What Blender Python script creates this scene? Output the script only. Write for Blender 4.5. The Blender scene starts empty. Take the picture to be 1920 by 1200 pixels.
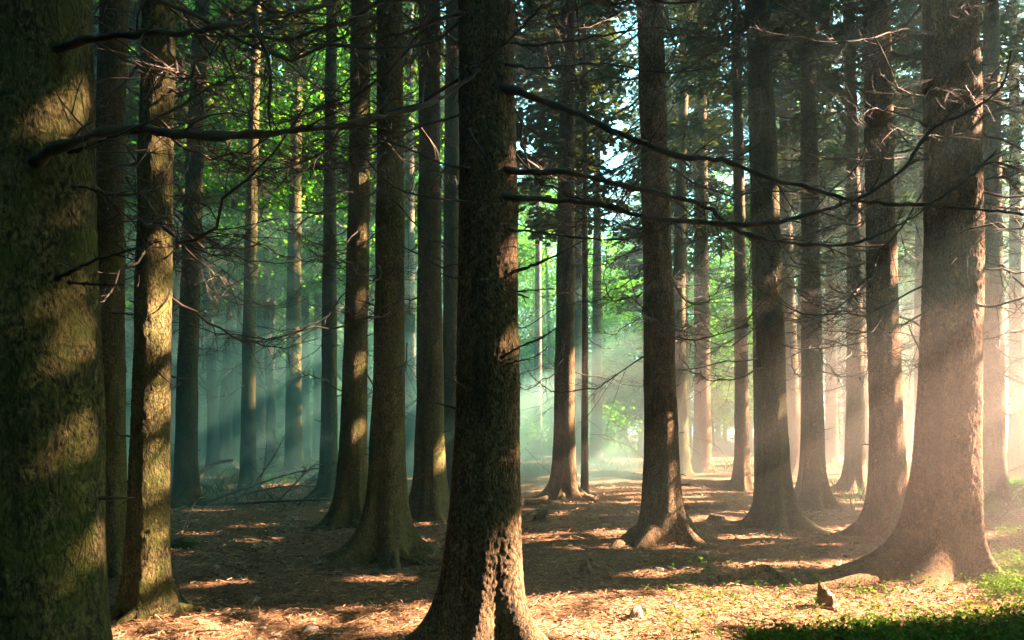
import bpy, math, random
import numpy as np
from mathutils import Vector, Matrix, Euler

random.seed(11)
RNG = np.random.default_rng(11)
R = math.radians
scene = bpy.context.scene
COL = scene.collection

# ------------------------------------------------------------------ camera, light, exposure
F, CX, HY, CAMZ = 1493.0, 960.0, 800.0, 1.5        # focal length in photo pixels, centre column, horizon row, eye height
cam_d = bpy.data.cameras.new('camera')
cam_d.sensor_width = 36.0
cam_d.lens = 36.0 * F / 1920.0
cam_d.shift_y = 200.0 / 1920.0
cam_d.clip_start, cam_d.clip_end = 0.05, 2000
cam = bpy.data.objects.new('camera', cam_d)
COL.objects.link(cam)
cam.location = (0, 0, CAMZ)
cam.rotation_euler = (R(90), 0, 0)
scene.camera = cam

SUN_AZ, SUN_EL = R(79), R(33)                       # azimuth clockwise from the view direction
SUN = np.array([math.sin(SUN_AZ)*math.cos(SUN_EL), math.cos(SUN_AZ)*math.cos(SUN_EL), math.sin(SUN_EL)])

world = bpy.data.worlds.new('World')
scene.world = world
world.use_nodes = True
wn = world.node_tree.nodes; wl = world.node_tree.links
wn.clear()
w_out = wn.new('ShaderNodeOutputWorld'); w_bg = wn.new('ShaderNodeBackground')
sky = wn.new('ShaderNodeTexSky')
sky.sky_type = 'NISHITA'; sky.sun_disc = False
sky.sun_elevation = SUN_EL; sky.sun_rotation = SUN_AZ
sky.air_density = 1.0; sky.dust_density = 0.6; sky.ozone_density = 1.0
w_bg.inputs['Strength'].default_value = 0.07
w_t = wn.new('ShaderNodeMixRGB'); w_t.blend_type = 'MULTIPLY'; w_t.inputs[0].default_value = 1.0; w_t.inputs[2].default_value = (0.50, 1.0, 0.76, 1)
wl.new(sky.outputs[0], w_t.inputs[1]); wl.new(w_t.outputs[0], w_bg.inputs['Color']); wl.new(w_bg.outputs[0], w_out.inputs['Surface'])

sun_d = bpy.data.lights.new('sun', 'SUN')
sun_d.energy = 5.0; sun_d.angle = R(0.5); sun_d.color = (1.0, 0.63, 0.46)
sun = bpy.data.objects.new('sun', sun_d)
COL.objects.link(sun)
sun.rotation_euler = Vector(-SUN).to_track_quat('-Z', 'Y').to_euler()
sun.location = (30, 12, 25)

scene.view_settings.view_transform = 'Standard'
scene.view_settings.look = 'None'
scene.view_settings.exposure = 4.9
scene.view_settings.gamma = 1.0
cy = scene.cycles
cy.use_denoising = True
cy.max_bounces = 5; cy.diffuse_bounces = 2; cy.glossy_bounces = 1; cy.transmission_bounces = 3
cy.volume_bounces = 0; cy.transparent_max_bounces = 4
cy.sample_clamp_indirect = 6.0

HAZE_DENSITY = 0.0065

# ------------------------------------------------------------------ small maths
def px(x, y, d):
    return np.array([(x-CX)/F*d, d, CAMZ-(y-HY)/F*d])

def vnoise(P, freq, seed=0):
    """value noise at points P (n,3), range -1..1"""
    P = np.asarray(P, float)*freq + seed*17.31
    I = np.floor(P).astype(np.int64); f = P-I
    f = f*f*(3-2*f)
    out = np.zeros(len(P))
    for dx in (0, 1):
        for dy in (0, 1):
            for dz in (0, 1):
                X, Y, Z = I[:, 0]+dx, I[:, 1]+dy, I[:, 2]+dz
                h = (X*374761393 + Y*668265263 + Z*2147483647 + seed*974711) & 0xffffffff
                h = ((h ^ (h >> 13))*1274126177) & 0xffffffff
                h = (h ^ (h >> 16)) & 0xffffff
                w = (f[:, 0] if dx else 1-f[:, 0])*(f[:, 1] if dy else 1-f[:, 1])*(f[:, 2] if dz else 1-f[:, 2])
                out += w*(h/float(0xffffff)*2-1)
    return out

def fbm(P, freq, octv=3, seed=0):
    o = 0; a = 1.0
    for i in range(octv):
        o = o + a*vnoise(P, freq*2**i, seed+i); a *= 0.5
    return o

def ground_h(x, y):
    x = np.asarray(x, float); y = np.asarray(y, float)
    P = np.stack([x.ravel(), y.ravel(), np.zeros(x.size)], 1)
    h = 0.05*fbm(P, 0.35, 2, 5) + 0.02*vnoise(P, 1.6, 9)
    near = np.clip(1-(np.hypot(P[:, 0], P[:, 1])-14)/10, 0, 1)
    h = h + near*(0.016*vnoise(P, 4.5, 3) + 0.009*vnoise(P, 10, 4))
    return h.reshape(x.shape)

def gh(x, y):
    return float(ground_h(np.array([x]), np.array([y]))[0])

# ------------------------------------------------------------------ mesh helpers
class Geo:
    """vertices and faces gathered for ONE mesh"""
    def __init__(self):
        self.v = []; self.q = []; self.t = []; self.n = 0
    def add(self, V, quads=None, tris=None):
        V = np.asarray(V, float).reshape(-1, 3)
        if quads is not None and len(quads): self.q.append(np.asarray(quads, np.int64).reshape(-1, 4)+self.n)
        if tris is not None and len(tris): self.t.append(np.asarray(tris, np.int64).reshape(-1, 3)+self.n)
        self.v.append(V); self.n += len(V)
    def arrays(self):
        V = np.concatenate(self.v) if self.v else np.zeros((0, 3))
        Q = np.concatenate(self.q) if self.q else np.zeros((0, 4), np.int64)
        T = np.concatenate(self.t) if self.t else np.zeros((0, 3), np.int64)
        return V, Q, T
    def mesh(self, name, mat, smooth=True):
        V, Q, T = self.arrays()
        me = bpy.data.meshes.new(name)
        me.vertices.add(len(V)); me.vertices.foreach_set('co', V.astype(np.float32).ravel())
        nl = len(Q)*4+len(T)*3
        me.loops.add(nl)
        me.loops.foreach_set('vertex_index', np.concatenate([Q.ravel(), T.ravel()]).astype(np.int32))
        me.polygons.add(len(Q)+len(T))
        tot = np.concatenate([np.full(len(Q), 4), np.full(len(T), 3)]).astype(np.int32)
        st = np.concatenate([[0], np.cumsum(tot)[:-1]]).astype(np.int32) if len(tot) else np.zeros(0, np.int32)
        me.polygons.foreach_set('loop_start', st)
        me.polygons.foreach_set('loop_total', tot)
        if smooth: me.polygons.foreach_set('use_smooth', np.ones(len(tot), bool))
        me.update(calc_edges=True)
        me.validate()
        if mat: me.materials.append(mat)
        return me
    def build(self, name, mat, parent=None, smooth=True):
        return link(name, self.mesh(name, mat, smooth), parent)

def link(name, me, parent=None, loc=None, rot=None, sc=None):
    o = bpy.data.objects.new(name, me)
    COL.objects.link(o)
    if parent is not None: o.parent = parent
    if loc is not None: o.location = loc
    if rot is not None: o.rotation_euler = rot
    if sc is not None: o.scale = sc
    return o

def tag(o, label, cat, group=None, kind=None):
    if label: o['label'] = label
    if cat: o['category'] = cat
    if group: o['group'] = group
    if kind: o['kind'] = kind
    return o

def thing(name, label, cat, loc, group=None):
    o = link(name, None, None, loc)
    o.empty_display_size = 0.2
    return tag(o, label, cat, group)

def smooth_path(pts, n):
    """Catmull-Rom through pts (k,m) -> (n,m)"""
    P = np.asarray(pts, float)
    if len(P) == 2: return P[0]+(P[1]-P[0])*np.linspace(0, 1, n)[:, None]
    E = np.vstack([2*P[0]-P[1], P, 2*P[-1]-P[-2]])
    d = np.concatenate([[0], np.cumsum(np.linalg.norm(np.diff(P[:, :3], axis=0), axis=1))])
    s = np.linspace(0, d[-1], n); out = []
    for u in s:
        i = min(max(np.searchsorted(d, u)-1, 0), len(P)-2)
        t = (u-d[i])/max(d[i+1]-d[i], 1e-9)
        a, b, c, e = E[i], E[i+1], E[i+2], E[i+3]
        out.append(0.5*((2*b)+(-a+c)*t+(2*a-5*b+4*c-e)*t*t+(-a+3*b-3*c+e)*t**3))
    return np.array(out)

def tube(g, path, radii, sides=5, cap=True, rough=0.0, seed=0):
    path = np.asarray(path, float); n = len(path)
    radii = np.broadcast_to(np.asarray(radii, float), (n,))
    T = np.gradient(path, axis=0); T /= np.linalg.norm(T, axis=1)[:, None]+1e-12
    up = np.array([0, 0, 1.0]) if abs(T[0][2]) < 0.9 else np.array([1.0, 0, 0])
    A = np.cross(T, up); A /= np.linalg.norm(A, axis=1)[:, None]+1e-9
    B = np.cross(A, T)
    th = np.linspace(0, 2*math.pi, sides, endpoint=False)
    V = path[:, None, :]+radii[:, None, None]*(np.cos(th)[None, :, None]*A[:, None, :]+np.sin(th)[None, :, None]*B[:, None, :])
    V = V.reshape(-1, 3)
    if rough: V += (V-np.repeat(path, sides, 0))*(rough*vnoise(V, 14, seed))[:, None]
    i = np.arange(n-1)[:, None]*sides; j = np.arange(sides)[None, :]; k = (j+1) % sides
    Q = np.stack([i+j, i+k, i+sides+k, i+sides+j], -1).reshape(-1, 4)
    tris = []
    if cap:
        V = np.vstack([V, path[0], path[-1]+T[-1]*radii[-1]*0.5])
        m = n*sides
        for s in range(sides):
            tris.append((m, (s+1) % sides, s)); tris.append((m+1, (n-1)*sides+s, (n-1)*sides+(s+1) % sides))
    g.add(V, Q, tris)

# ------------------------------------------------------------------ materials
def mat(name):
    m = bpy.data.materials.new(name); m.use_nodes = True
    nt = m.node_tree; nt.nodes.clear()
    return m, nt.nodes, nt.links

def ramp(nodes, stops):
    r = nodes.new('ShaderNodeValToRGB')
    el = r.color_ramp.elements
    while len(el) > 1: el.remove(el[-1])
    el[0].position, el[0].color = stops[0][0], (*stops[0][1], 1)
    for p, c in stops[1:]:
        e = el.new(p); e.color = (*c, 1)
    return r

def noise(nodes, links, vec, scale, detail=4, rough=0.6):
    t = nodes.new('ShaderNodeTexNoise')
    t.inputs['Scale'].default_value = scale; t.inputs['Detail'].default_value = detail
    t.inputs['Roughness'].default_value = rough
    links.new(vec, t.inputs['Vector'])
    return t.outputs['Fac']

def bark_mat(name, dark, mid, pale, moss, moss_lo, moss_hi, bump=1.0, flake=75.0):
    m, n, l = mat(name)
    out = n.new('ShaderNodeOutputMaterial'); b = n.new('ShaderNodeBsdfPrincipled')
    b.inputs['Roughness'].default_value = 0.9
    b.inputs['Specular IOR Level'].default_value = 0.2
    geo = n.new('ShaderNodeNewGeometry')
    mp = n.new('ShaderNodeMapping'); mp.inputs['Scale'].default_value = (1, 1, 0.55)
    l.new(geo.outputs['Position'], mp.inputs['Vector'])
    warp = n.new('ShaderNodeTexNoise'); warp.inputs['Scale'].default_value = 9; warp.inputs['Detail'].default_value = 3
    l.new(mp.outputs[0], warp.inputs['Vector'])
    add = n.new('ShaderNodeMixRGB'); add.blend_type = 'ADD'; add.inputs[0].default_value = 0.06
    l.new(mp.outputs[0], add.inputs[1]); l.new(warp.outputs['Color'], add.inputs[2])
    vo = n.new('ShaderNodeTexVoronoi'); vo.feature = 'F1'; vo.inputs['Scale'].default_value = flake
    l.new(add.outputs[0], vo.inputs['Vector'])
    fine = noise(n, l, add.outputs[0], 62, 6, 0.75)
    midn = noise(n, l, add.outputs[0], 17, 5, 0.65)
    big = noise(n, l, geo.outputs['Position'], 5.5, 4, 0.6)
    m1 = n.new('ShaderNodeMath'); m1.operation = 'MULTIPLY_ADD'
    l.new(midn, m1.inputs[0]); m1.inputs[1].default_value = 0.36
    m0 = n.new('ShaderNodeMath'); m0.operation = 'MULTIPLY_ADD'
    l.new(vo.outputs['Distance'], m0.inputs[0]); m0.inputs[1].default_value = -0.18; l.new(fine, m0.inputs[2])
    mix = n.new('ShaderNodeMath'); mix.operation = 'ADD'
    l.new(m0.outputs[0], m1.inputs[2]); l.new(m1.outputs[0], mix.inputs[0]); mix.inputs[1].default_value = -0.20
    cr = ramp(n, [(0.27, dark), (0.40, mid), (0.54, pale)])
    l.new(mix.outputs[0], cr.inputs[0])
    mr = n.new('ShaderNodeMapRange'); mr.inputs[1].default_value = moss_lo; mr.inputs[2].default_value = moss_hi
    l.new(big, mr.inputs[0])
    mc = n.new('ShaderNodeMixRGB'); mc.inputs[2].default_value = (*moss, 1)
    l.new(mr.outputs[0], mc.inputs[0]); l.new(cr.outputs[0], mc.inputs[1])
    mp2 = n.new('ShaderNodeMapping'); mp2.inputs['Scale'].default_value = (1, 1, 0.42)
    l.new(geo.outputs['Position'], mp2.inputs['Vector'])
    ad2 = n.new('ShaderNodeMixRGB'); ad2.blend_type = 'ADD'; ad2.inputs[0].default_value = 0.10
    l.new(mp2.outputs[0], ad2.inputs[1]); l.new(warp.outputs['Color'], ad2.inputs[2])
    ve = n.new('ShaderNodeTexVoronoi'); ve.feature = 'DISTANCE_TO_EDGE'; ve.inputs['Scale'].default_value = 21
    l.new(ad2.outputs[0], ve.inputs['Vector'])
    ck = n.new('ShaderNodeMapRange'); ck.inputs[1].default_value = 0.0; ck.inputs[2].default_value = 0.10
    l.new(ve.outputs['Distance'], ck.inputs[0])
    pm = n.new('ShaderNodeMapRange'); pm.inputs[1].default_value = 0.44; pm.inputs[2].default_value = 0.62
    l.new(noise(n, l, geo.outputs['Position'], 3.1, 4), pm.inputs[0])
    pk = n.new('ShaderNodeMixRGB'); pk.inputs[1].default_value = (1, 1, 1, 1)      # cracks only here and there
    l.new(pm.outputs[0], pk.inputs[0]); l.new(ck.outputs[0], pk.inputs[2])
    h2 = n.new('ShaderNodeMath'); h2.operation = 'MULTIPLY_ADD'; l.new(pk.outputs[0], h2.inputs[0]); h2.inputs[1].default_value = 0.34
    l.new(mix.outputs[0], h2.inputs[2])
    dk = n.new('ShaderNodeMixRGB'); dk.blend_type = 'MULTIPLY'; dk.inputs[0].default_value = 0.6
    l.new(mc.outputs[0], dk.inputs[1]); l.new(pk.outputs[0], dk.inputs[2])
    lm = n.new('ShaderNodeMapRange'); lm.inputs[1].default_value = 0.63; lm.inputs[2].default_value = 0.70
    l.new(noise(n, l, geo.outputs['Position'], 12, 5, 0.7), lm.inputs[0])
    lc = n.new('ShaderNodeMixRGB'); lc.inputs[2].default_value = (pale[0]*1.25, pale[1]*1.4, pale[2]*1.5, 1)
    l.new(lm.outputs[0], lc.inputs[0]); l.new(dk.outputs[0], lc.inputs[1])
    mp3 = n.new('ShaderNodeMapping'); mp3.inputs['Scale'].default_value = (7, 7, 1.3)
    l.new(geo.outputs['Position'], mp3.inputs['Vector'])
    st = ramp(n, [(0.32, (0.45, 0.43, 0.40)), (0.52, (0.95, 0.95, 0.95)), (0.70, (1.25, 1.2, 1.1))])      # weathered streaks and stains
    l.new(noise(n, l, mp3.outputs[0], 1.0, 5, 0.65), st.inputs[0])
    sm = n.new('ShaderNodeMixRGB'); sm.blend_type = 'MULTIPLY'; sm.inputs[0].default_value = 1.0
    l.new(lc.outputs[0], sm.inputs[1]); l.new(st.outputs[0], sm.inputs[2])
    l.new(sm.outputs[0], b.inputs['Base Color'])
    bp = n.new('ShaderNodeBump'); bp.inputs['Strength'].default_value = bump; bp.inputs['Distance'].default_value = 0.026
    l.new(h2.outputs[0], bp.inputs['Height']); l.new(bp.outputs[0], b.inputs['Normal'])
    l.new(b.outputs[0], out.inputs['Surface'])
    return m

BARK_OLIVE = bark_mat('bark_olive', (0.016, 0.016, 0.006), (0.10, 0.088, 0.030), (0.20, 0.165, 0.066), (0.070, 0.088, 0.014), 0.45, 0.7)
BARK_TAN = bark_mat('bark_tan', (0.024, 0.017, 0.008), (0.145, 0.100, 0.046), (0.29, 0.205, 0.105), (0.075, 0.075, 0.02), 0.52, 0.8)  # mid tone brightened to carry some of the mist's warm light
BARK_RUST_GLOW = bark_mat('bark_rust_glow', (0.024, 0.014, 0.006), (0.150, 0.088, 0.034), (0.28, 0.17, 0.075), (0.06, 0.07, 0.018), 0.55, 0.85)  # golden mid tone holds the warm ambient glow of the mist
BARK_GREY = bark_mat('bark_grey', (0.07, 0.07, 0.055), (0.16, 0.155, 0.12), (0.24, 0.23, 0.18), (0.08, 0.11, 0.04), 0.45, 0.7, 0.3, 10)

def twig_mat():
    m, n, l = mat('dead_twig')
    out = n.new('ShaderNodeOutputMaterial'); b = n.new('ShaderNodeBsdfPrincipled'); b.inputs['Roughness'].default_value = 0.85
    geo = n.new('ShaderNodeNewGeometry')
    f = noise(n, l, geo.outputs['Position'], 7, 4)
    cr = ramp(n, [(0.3, (0.022, 0.018, 0.012)), (0.55, (0.055, 0.043, 0.028)), (0.78, (0.15, 0.12, 0.08))])
    l.new(f, cr.inputs[0]); l.new(cr.outputs[0], b.inputs['Base Color']); l.new(b.outputs[0], out.inputs['Surface'])
    return m
TWIG = twig_mat()

def leaf_mat(name, c1, c2, trans, tw=0.5):
    m, n, l = mat(name)
    out = n.new('ShaderNodeOutputMaterial')
    d = n.new('ShaderNodeBsdfDiffuse'); t = n.new('ShaderNodeBsdfTranslucent'); mx = n.new('ShaderNodeMixShader')
    geo = n.new('ShaderNodeNewGeometry')
    f = noise(n, l, geo.outputs['Position'], 1.3, 3)
    cr = ramp(n, [(0.3, c1), (0.7, c2)])
    l.new(geo.outputs['Random Per Island'], cr.inputs[0])
    mul = n.new('ShaderNodeMixRGB'); mul.blend_type = 'MULTIPLY'; mul.inputs[0].default_value = 0.35
    l.new(cr.outputs[0], mul.inputs[1]); l.new(f, mul.inputs[2])
    l.new(mul.outputs[0], d.inputs['Color'])
    tr = n.new('ShaderNodeMixRGB'); tr.blend_type = 'MULTIPLY'; tr.inputs[0].default_value = 1
    l.new(mul.outputs[0], tr.inputs[1]); tr.inputs[2].default_value = (*trans, 1)
    l.new(tr.outputs[0], t.inputs['Color'])
    mx.inputs[0].default_value = tw
    l.new(d.outputs[0], mx.inputs[1]); l.new(t.outputs[0], mx.inputs[2]); l.new(mx.outputs[0], out.inputs['Surface'])
    return m
NEEDLE = leaf_mat('spruce_needles', (0.026, 0.040, 0.010), (0.060, 0.078, 0.016), (1.2, 1.3, 0.5), 0.35)
LEAF = leaf_mat('beech_leaf', (0.026, 0.15, 0.012), (0.13, 0.31, 0.022), (1.5, 1.7, 0.6), 0.65)
HERB = leaf_mat('ground_leaf', (0.05, 0.12, 0.014), (0.12, 0.20, 0.026), (1.3, 1.5, 0.7), 0.45)
FERN = leaf_mat('fern_leaf', (0.03, 0.09, 0.02), (0.06, 0.14, 0.03), (1.3, 1.6, 0.8), 0.45)

def ground_mat():
    m, n, l = mat('needle_litter')
    out = n.new('ShaderNodeOutputMaterial'); b = n.new('ShaderNodeBsdfPrincipled'); b.inputs['Roughness'].default_value = 0.95
    b.inputs['Specular IOR Level'].default_value = 0.1
    geo = n.new('ShaderNodeNewGeometry')
    f1 = noise(n, l, geo.outputs['Position'], 34, 6, 0.75)
    f2 = noise(n, l, geo.outputs['Position'], 1.6, 4)
    mp = n.new('ShaderNodeMapping'); mp.inputs['Scale'].default_value = (60, 140, 60); mp.inputs['Rotation'].default_value = (0, 0, 0.5)
    l.new(geo.outputs['Position'], mp.inputs['Vector'])
    f3 = noise(n, l, mp.outputs[0], 1.0, 3)
    a = n.new('ShaderNodeMath'); a.operation = 'MULTIPLY_ADD'; l.new(f3, a.inputs[0]); a.inputs[1].default_value = 0.4
    s = n.new('ShaderNodeMath'); s.operation = 'MULTIPLY'; l.new(f1, s.inputs[0]); s.inputs[1].default_value = 0.6
    l.new(s.outputs[0], a.inputs[2])
    cr = ramp(n, [(0.34, (0.030, 0.018, 0.010)), (0.46, (0.13, 0.078, 0.040)), (0.56, (0.25, 0.16, 0.082)), (0.70, (0.42, 0.31, 0.18))])
    l.new(a.outputs[0], cr.inputs[0])
    mx = n.new('ShaderNodeMixRGB'); mx.blend_type = 'MULTIPLY'; mx.inputs[0].default_value = 0.5
    cr2 = ramp(n, [(0.35, (0.5, 0.45, 0.4)), (0.65, (1, 1, 1))])
    l.new(f2, cr2.inputs[0]); l.new(cr.outputs[0], mx.inputs[1]); l.new(cr2.outputs[0], mx.inputs[2])
    l.new(mx.outputs[0], b.inputs['Base Color'])
    bp = n.new('ShaderNodeBump'); bp.inputs['Strength'].default_value = 1.0; bp.inputs['Distance'].default_value = 0.03
    l.new(a.outputs[0], bp.inputs['Height']); l.new(bp.outputs[0], b.inputs['Normal'])
    l.new(b.outputs[0], out.inputs['Surface'])
    return m
GROUND = ground_mat()

def island_mat(name, stops, rough=0.9):
    m, n, l = mat(name)
    out = n.new('ShaderNodeOutputMaterial'); b = n.new('ShaderNodeBsdfPrincipled'); b.inputs['Roughness'].default_value = rough
    b.inputs['Specular IOR Level'].default_value = 0.15
    geo = n.new('ShaderNodeNewGeometry'); cr = ramp(n, stops)
    l.new(geo.outputs['Random Per Island'], cr.inputs[0]); l.new(cr.outputs[0], b.inputs['Base Color'])
    l.new(b.outputs[0], out.inputs['Surface'])
    return m
LITTER = island_mat('litter_bits', [(0.0, (0.045, 0.026, 0.014)), (0.3, (0.16, 0.095, 0.048)), (0.7, (0.28, 0.175, 0.085)), (1.0, (0.46, 0.33, 0.19))])

def plain_rough(name, c1, c2, scale, bump=0.6, moss=None):
    m, n, l = mat(name)
    out = n.new('ShaderNodeOutputMaterial'); b = n.new('ShaderNodeBsdfPrincipled'); b.inputs['Roughness'].default_value = 0.9
    geo = n.new('ShaderNodeNewGeometry')
    f = noise(n, l, geo.outputs['Position'], scale, 5, 0.65)
    cr = ramp(n, [(0.35, c1), (0.65, c2)]); l.new(f, cr.inputs[0])
    l.new(cr.outputs[0], b.inputs['Base Color'])
    bp = n.new('ShaderNodeBump'); bp.inputs['Strength'].default_value = bump; bp.inputs['Distance'].default_value = 0.02
    l.new(f, bp.inputs['Height']); l.new(bp.outputs[0], b.inputs['Normal']); l.new(b.outputs[0], out.inputs['Surface'])
    return m
STONE = plain_rough('stone', (0.16, 0.13, 0.10), (0.32, 0.27, 0.21), 25)
MOSS = plain_rough('moss', (0.02, 0.05, 0.010), (0.055, 0.10, 0.02), 45, 1.0)
DEADWOOD = plain_rough('dead_wood', (0.07, 0.045, 0.025), (0.20, 0.13, 0.07), 30, 0.9)

# ------------------------------------------------------------------ ground: one sheet
def axis(lo, hi, step, far, grow=1.16):
    a = list(np.arange(lo, hi+1e-6, step)); s = step
    while a[-1] < far: s *= grow; a.append(a[-1]+s)
    s = step; pre = []
    x = lo
    while x > -far: s *= grow; x -= s; pre.append(x)
    return np.array(pre[::-1]+a)
gx = axis(-7.5, 8.5, 0.055, 125); gy = axis(3.6, 13.0, 0.055, 125)
GX, GY = np.meshgrid(gx, gy)
g = Geo()
V = np.stack([GX, GY, ground_h(GX, GY)], -1).reshape(-1, 3)
ny, nx = GX.shape
i = np.arange(ny-1)[:, None]*nx+np.arange(nx-1)[None, :]
g.add(V, np.stack([i, i+1, i+nx+1, i+nx], -1).reshape(-1, 4))
tag(g.build('ground', GROUND), None, None, None, 'structure')

# ------------------------------------------------------------------ shafts of light: gaps kept open in the canopy towards the sun
GAPS = []; PRIO = []   # (point, radius); those that no trunk may cross
def gap(x, y, d, r, pri=False):
    if pri: PRIO.append(len(GAPS))
    GAPS.append((px(x, y, d), r))
# left foreground trunk
for a in ((130, 225, .13), (150, 380, .06), (145, 540, .10), (120, 660, .16), (150, 830, .10), (70, 1110, .14)): gap(a[0], a[1], 3.4, a[2]*.25, True)
# olive trunk
for a in ((305, 745, .15), (312, 970, .14), (316, 1045, .10), (320, 250, .06), (310, 560, .05)): gap(a[0], a[1], 6.3, a[2]*.55, True)
# middle trunk
for a in ((985, 1010, .14), (990, 1080, .32), (985, 1140, .4), (950, 1190, .4), (968, 480, .08), (972, 640, .05), (978, 860, .05), (960, 300, .04)): gap(a[0], a[1], 5.2, a[2], a[1] > 900)
# lit floor
for a in ((1100, 1180, .35), (1250, 1160, .40), (1400, 1140, .40), (1550, 1150, .35), (1330, 1100, .30), (1450, 1090, .35), (1600, 1060, .30), (1700, 1150, .3), (1230, 1080, .15), (1180, 1195, .45), (1330, 1160, .45), (1480, 1165, .4), (1060, 1120, .15), (1560, 1085, .3), (1420, 1060, .25), (1640, 1130, .4)):
    gap(a[0], a[1], F*CAMZ/(a[1]-HY), a[2]*1.25, True)
for a in ((480, 985, .25), (640, 975, .22), (420, 1090, .20), (560, 1080, .22), (700, 1085, .2), (380, 960, .3), (520, 935, .3), (1080, 945, .3), (1100, 905, .5), (1180, 925, .4), (1020, 890, .5), (1050, 1020, .2), (1150, 990, .2), (1420, 1010, .3), (1350, 1040, .25)):
    gap(a[0], a[1], F*CAMZ/(a[1]-HY), a[2])
# right trunks, their rims, and the mist between them
for y in range(580, 1050, 95): gap(1836, y, 8.1, .15, True)
for y in range(640, 980, 90): gap(1690, y, 10.6, .18, True)
for y in range(330, 900, 140): gap(1262, y, 10.2, .10)
for y in range(200, 900, 120): gap(688, y, 11.6, .12)
for y in (700, 860, 930): gap(1090, y, 16.5, .25)
for y in (380, 700, 850): gap(1540, y, 14.8, .2)
for a in ((1900, 980, 11, .35), (1880, 1060, 8.6, .6), (1895, 1110, 7.2, .5), (1760, 1165, 6.2, .2), (1890, 860, 15, .5), (1800, 700, 13, .35), (1600, 925, 18, .8), (1700, 880, 16, .5), (1500, 900, 19, .6), (1560, 700, 18, .4), (1350, 820, 22, .7), (1250, 800, 24, .8)): gap(*a)
for a in ((1720, 760, 7.0, .22), (1660, 900, 7.0, .22), (1800, 820, 7.0, .18), (1560, 640, 11, .2), (1480, 800, 11, .2), (1300, 700, 13, .2), (1400, 560, 13, .2)): gap(*a)
rg = random.Random(5)
for a in ((1560, 660), (1610, 810), (1690, 850), (1745, 720), (1790, 930), (1640, 930), (1520, 880)):
    gap(a[0], a[1], rg.uniform(6.2, 7.4), rg.uniform(.07, .13), True)
for _ in range(34):
    gap(rg.uniform(1060, 1720), rg.uniform(620, 900), rg.uniform(10, 17), rg.uniform(.10, .24))
for _ in range(60):
    d = rg.uniform(11.5, 26); gap(rg.uniform(1180, 1920), rg.uniform(600, 900), d, rg.uniform(.10, .26)*d/10)
for _ in range(5):
    d = rg.uniform(12, 24); gap(rg.uniform(350, 900), rg.uniform(300, 900), d, rg.uniform(.08, .14))
for _ in range(18):
    gap(rg.uniform(340, 860), rg.uniform(420, 840), rg.uniform(18, 31), rg.uniform(.35, .75))
for a in ((1600, 1168, .22), (1750, 1152, .22), (1860, 1146, .25)): gap(a[0], a[1], F*CAMZ/(a[1]-HY), a[2], True)
for _ in range(18):
    b = rg.uniform(900, 1065); gap(rg.uniform(1000, 1640), b, F*CAMZ/(b-HY), rg.uniform(.14, .32))
for _ in range(26):
    gap(rg.uniform(1080, 1720), rg.uniform(560, 880), rg.uniform(16, 28), rg.uniform(.3, .8))
GP = np.array([a[0] for a in GAPS]); GR = np.array([a[1] for a in GAPS])

def clear_of_gaps(Q, size=0.12):
    """Q (m,k,3) sample points per bough -> True where a bough leaves every shaft open"""
    m, k, _ = Q.shape
    P = Q.reshape(-1, 3); ok = np.ones(len(P), bool); ragged = 1+.55*vnoise(P, 3.0, 13)
    for p, r in zip(GP, GR):
        D = P-p; s = D@SUN
        d = np.linalg.norm(D-s[:, None]*SUN, axis=1)
        ok &= ~((d < (r+size)*ragged) & (s > 1.0))
    return ok.reshape(m, k).all(1)

# ------------------------------------------------------------------ foliage templates
def bough_template(rng, n_side, n_leaf, lw):
    """spruce bough, length 1 along +x: narrow needle sprays on side twigs, hanging a little"""
    quads = []
    for s in range(n_side):
        t = 0.12+0.86*(s+rng.random()*0.6)/n_side
        side = 1 if s % 2 else -1
        base = np.array([t, 0, -0.10*t*t+0.03*t])
        L = 0.34*(1.05-t)**0.7+0.05
        ang = side*R(rng.uniform(38, 68))
        d = np.array([math.cos(ang), math.sin(ang), rng.uniform(-0.45, 0.0)])
        for k in range(n_leaf):
            u = (k+rng.random())/n_leaf
            p = base+d*L*u*0.85
            a2 = ang+rng.uniform(-0.7, 0.7)
            e = np.array([math.cos(a2), math.sin(a2), rng.uniform(-0.6, 0.1)]); e /= np.linalg.norm(e)
            l = L*rng.uniform(0.3, 0.55)
            w = np.cross(e, [rng.normal()*0.5, rng.normal()*0.5, 1.0]); w = w/np.linalg.norm(w)*lw*rng.uniform(0.7, 1.3)
            quads.append([p-w*0.5, p+e*l*0.6-w, p+e*l, p+e*l*0.5+w])
    return np.array(quads)      # (q,4,3)
rt = np.random.default_rng(3)
BOUGH_FINE = [bough_template(rt, 18, 9, 0.0145) for _ in range(6)]
BOUGH_MID = [bough_template(rt, 13, 5, 0.046) for _ in range(6)]

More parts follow.
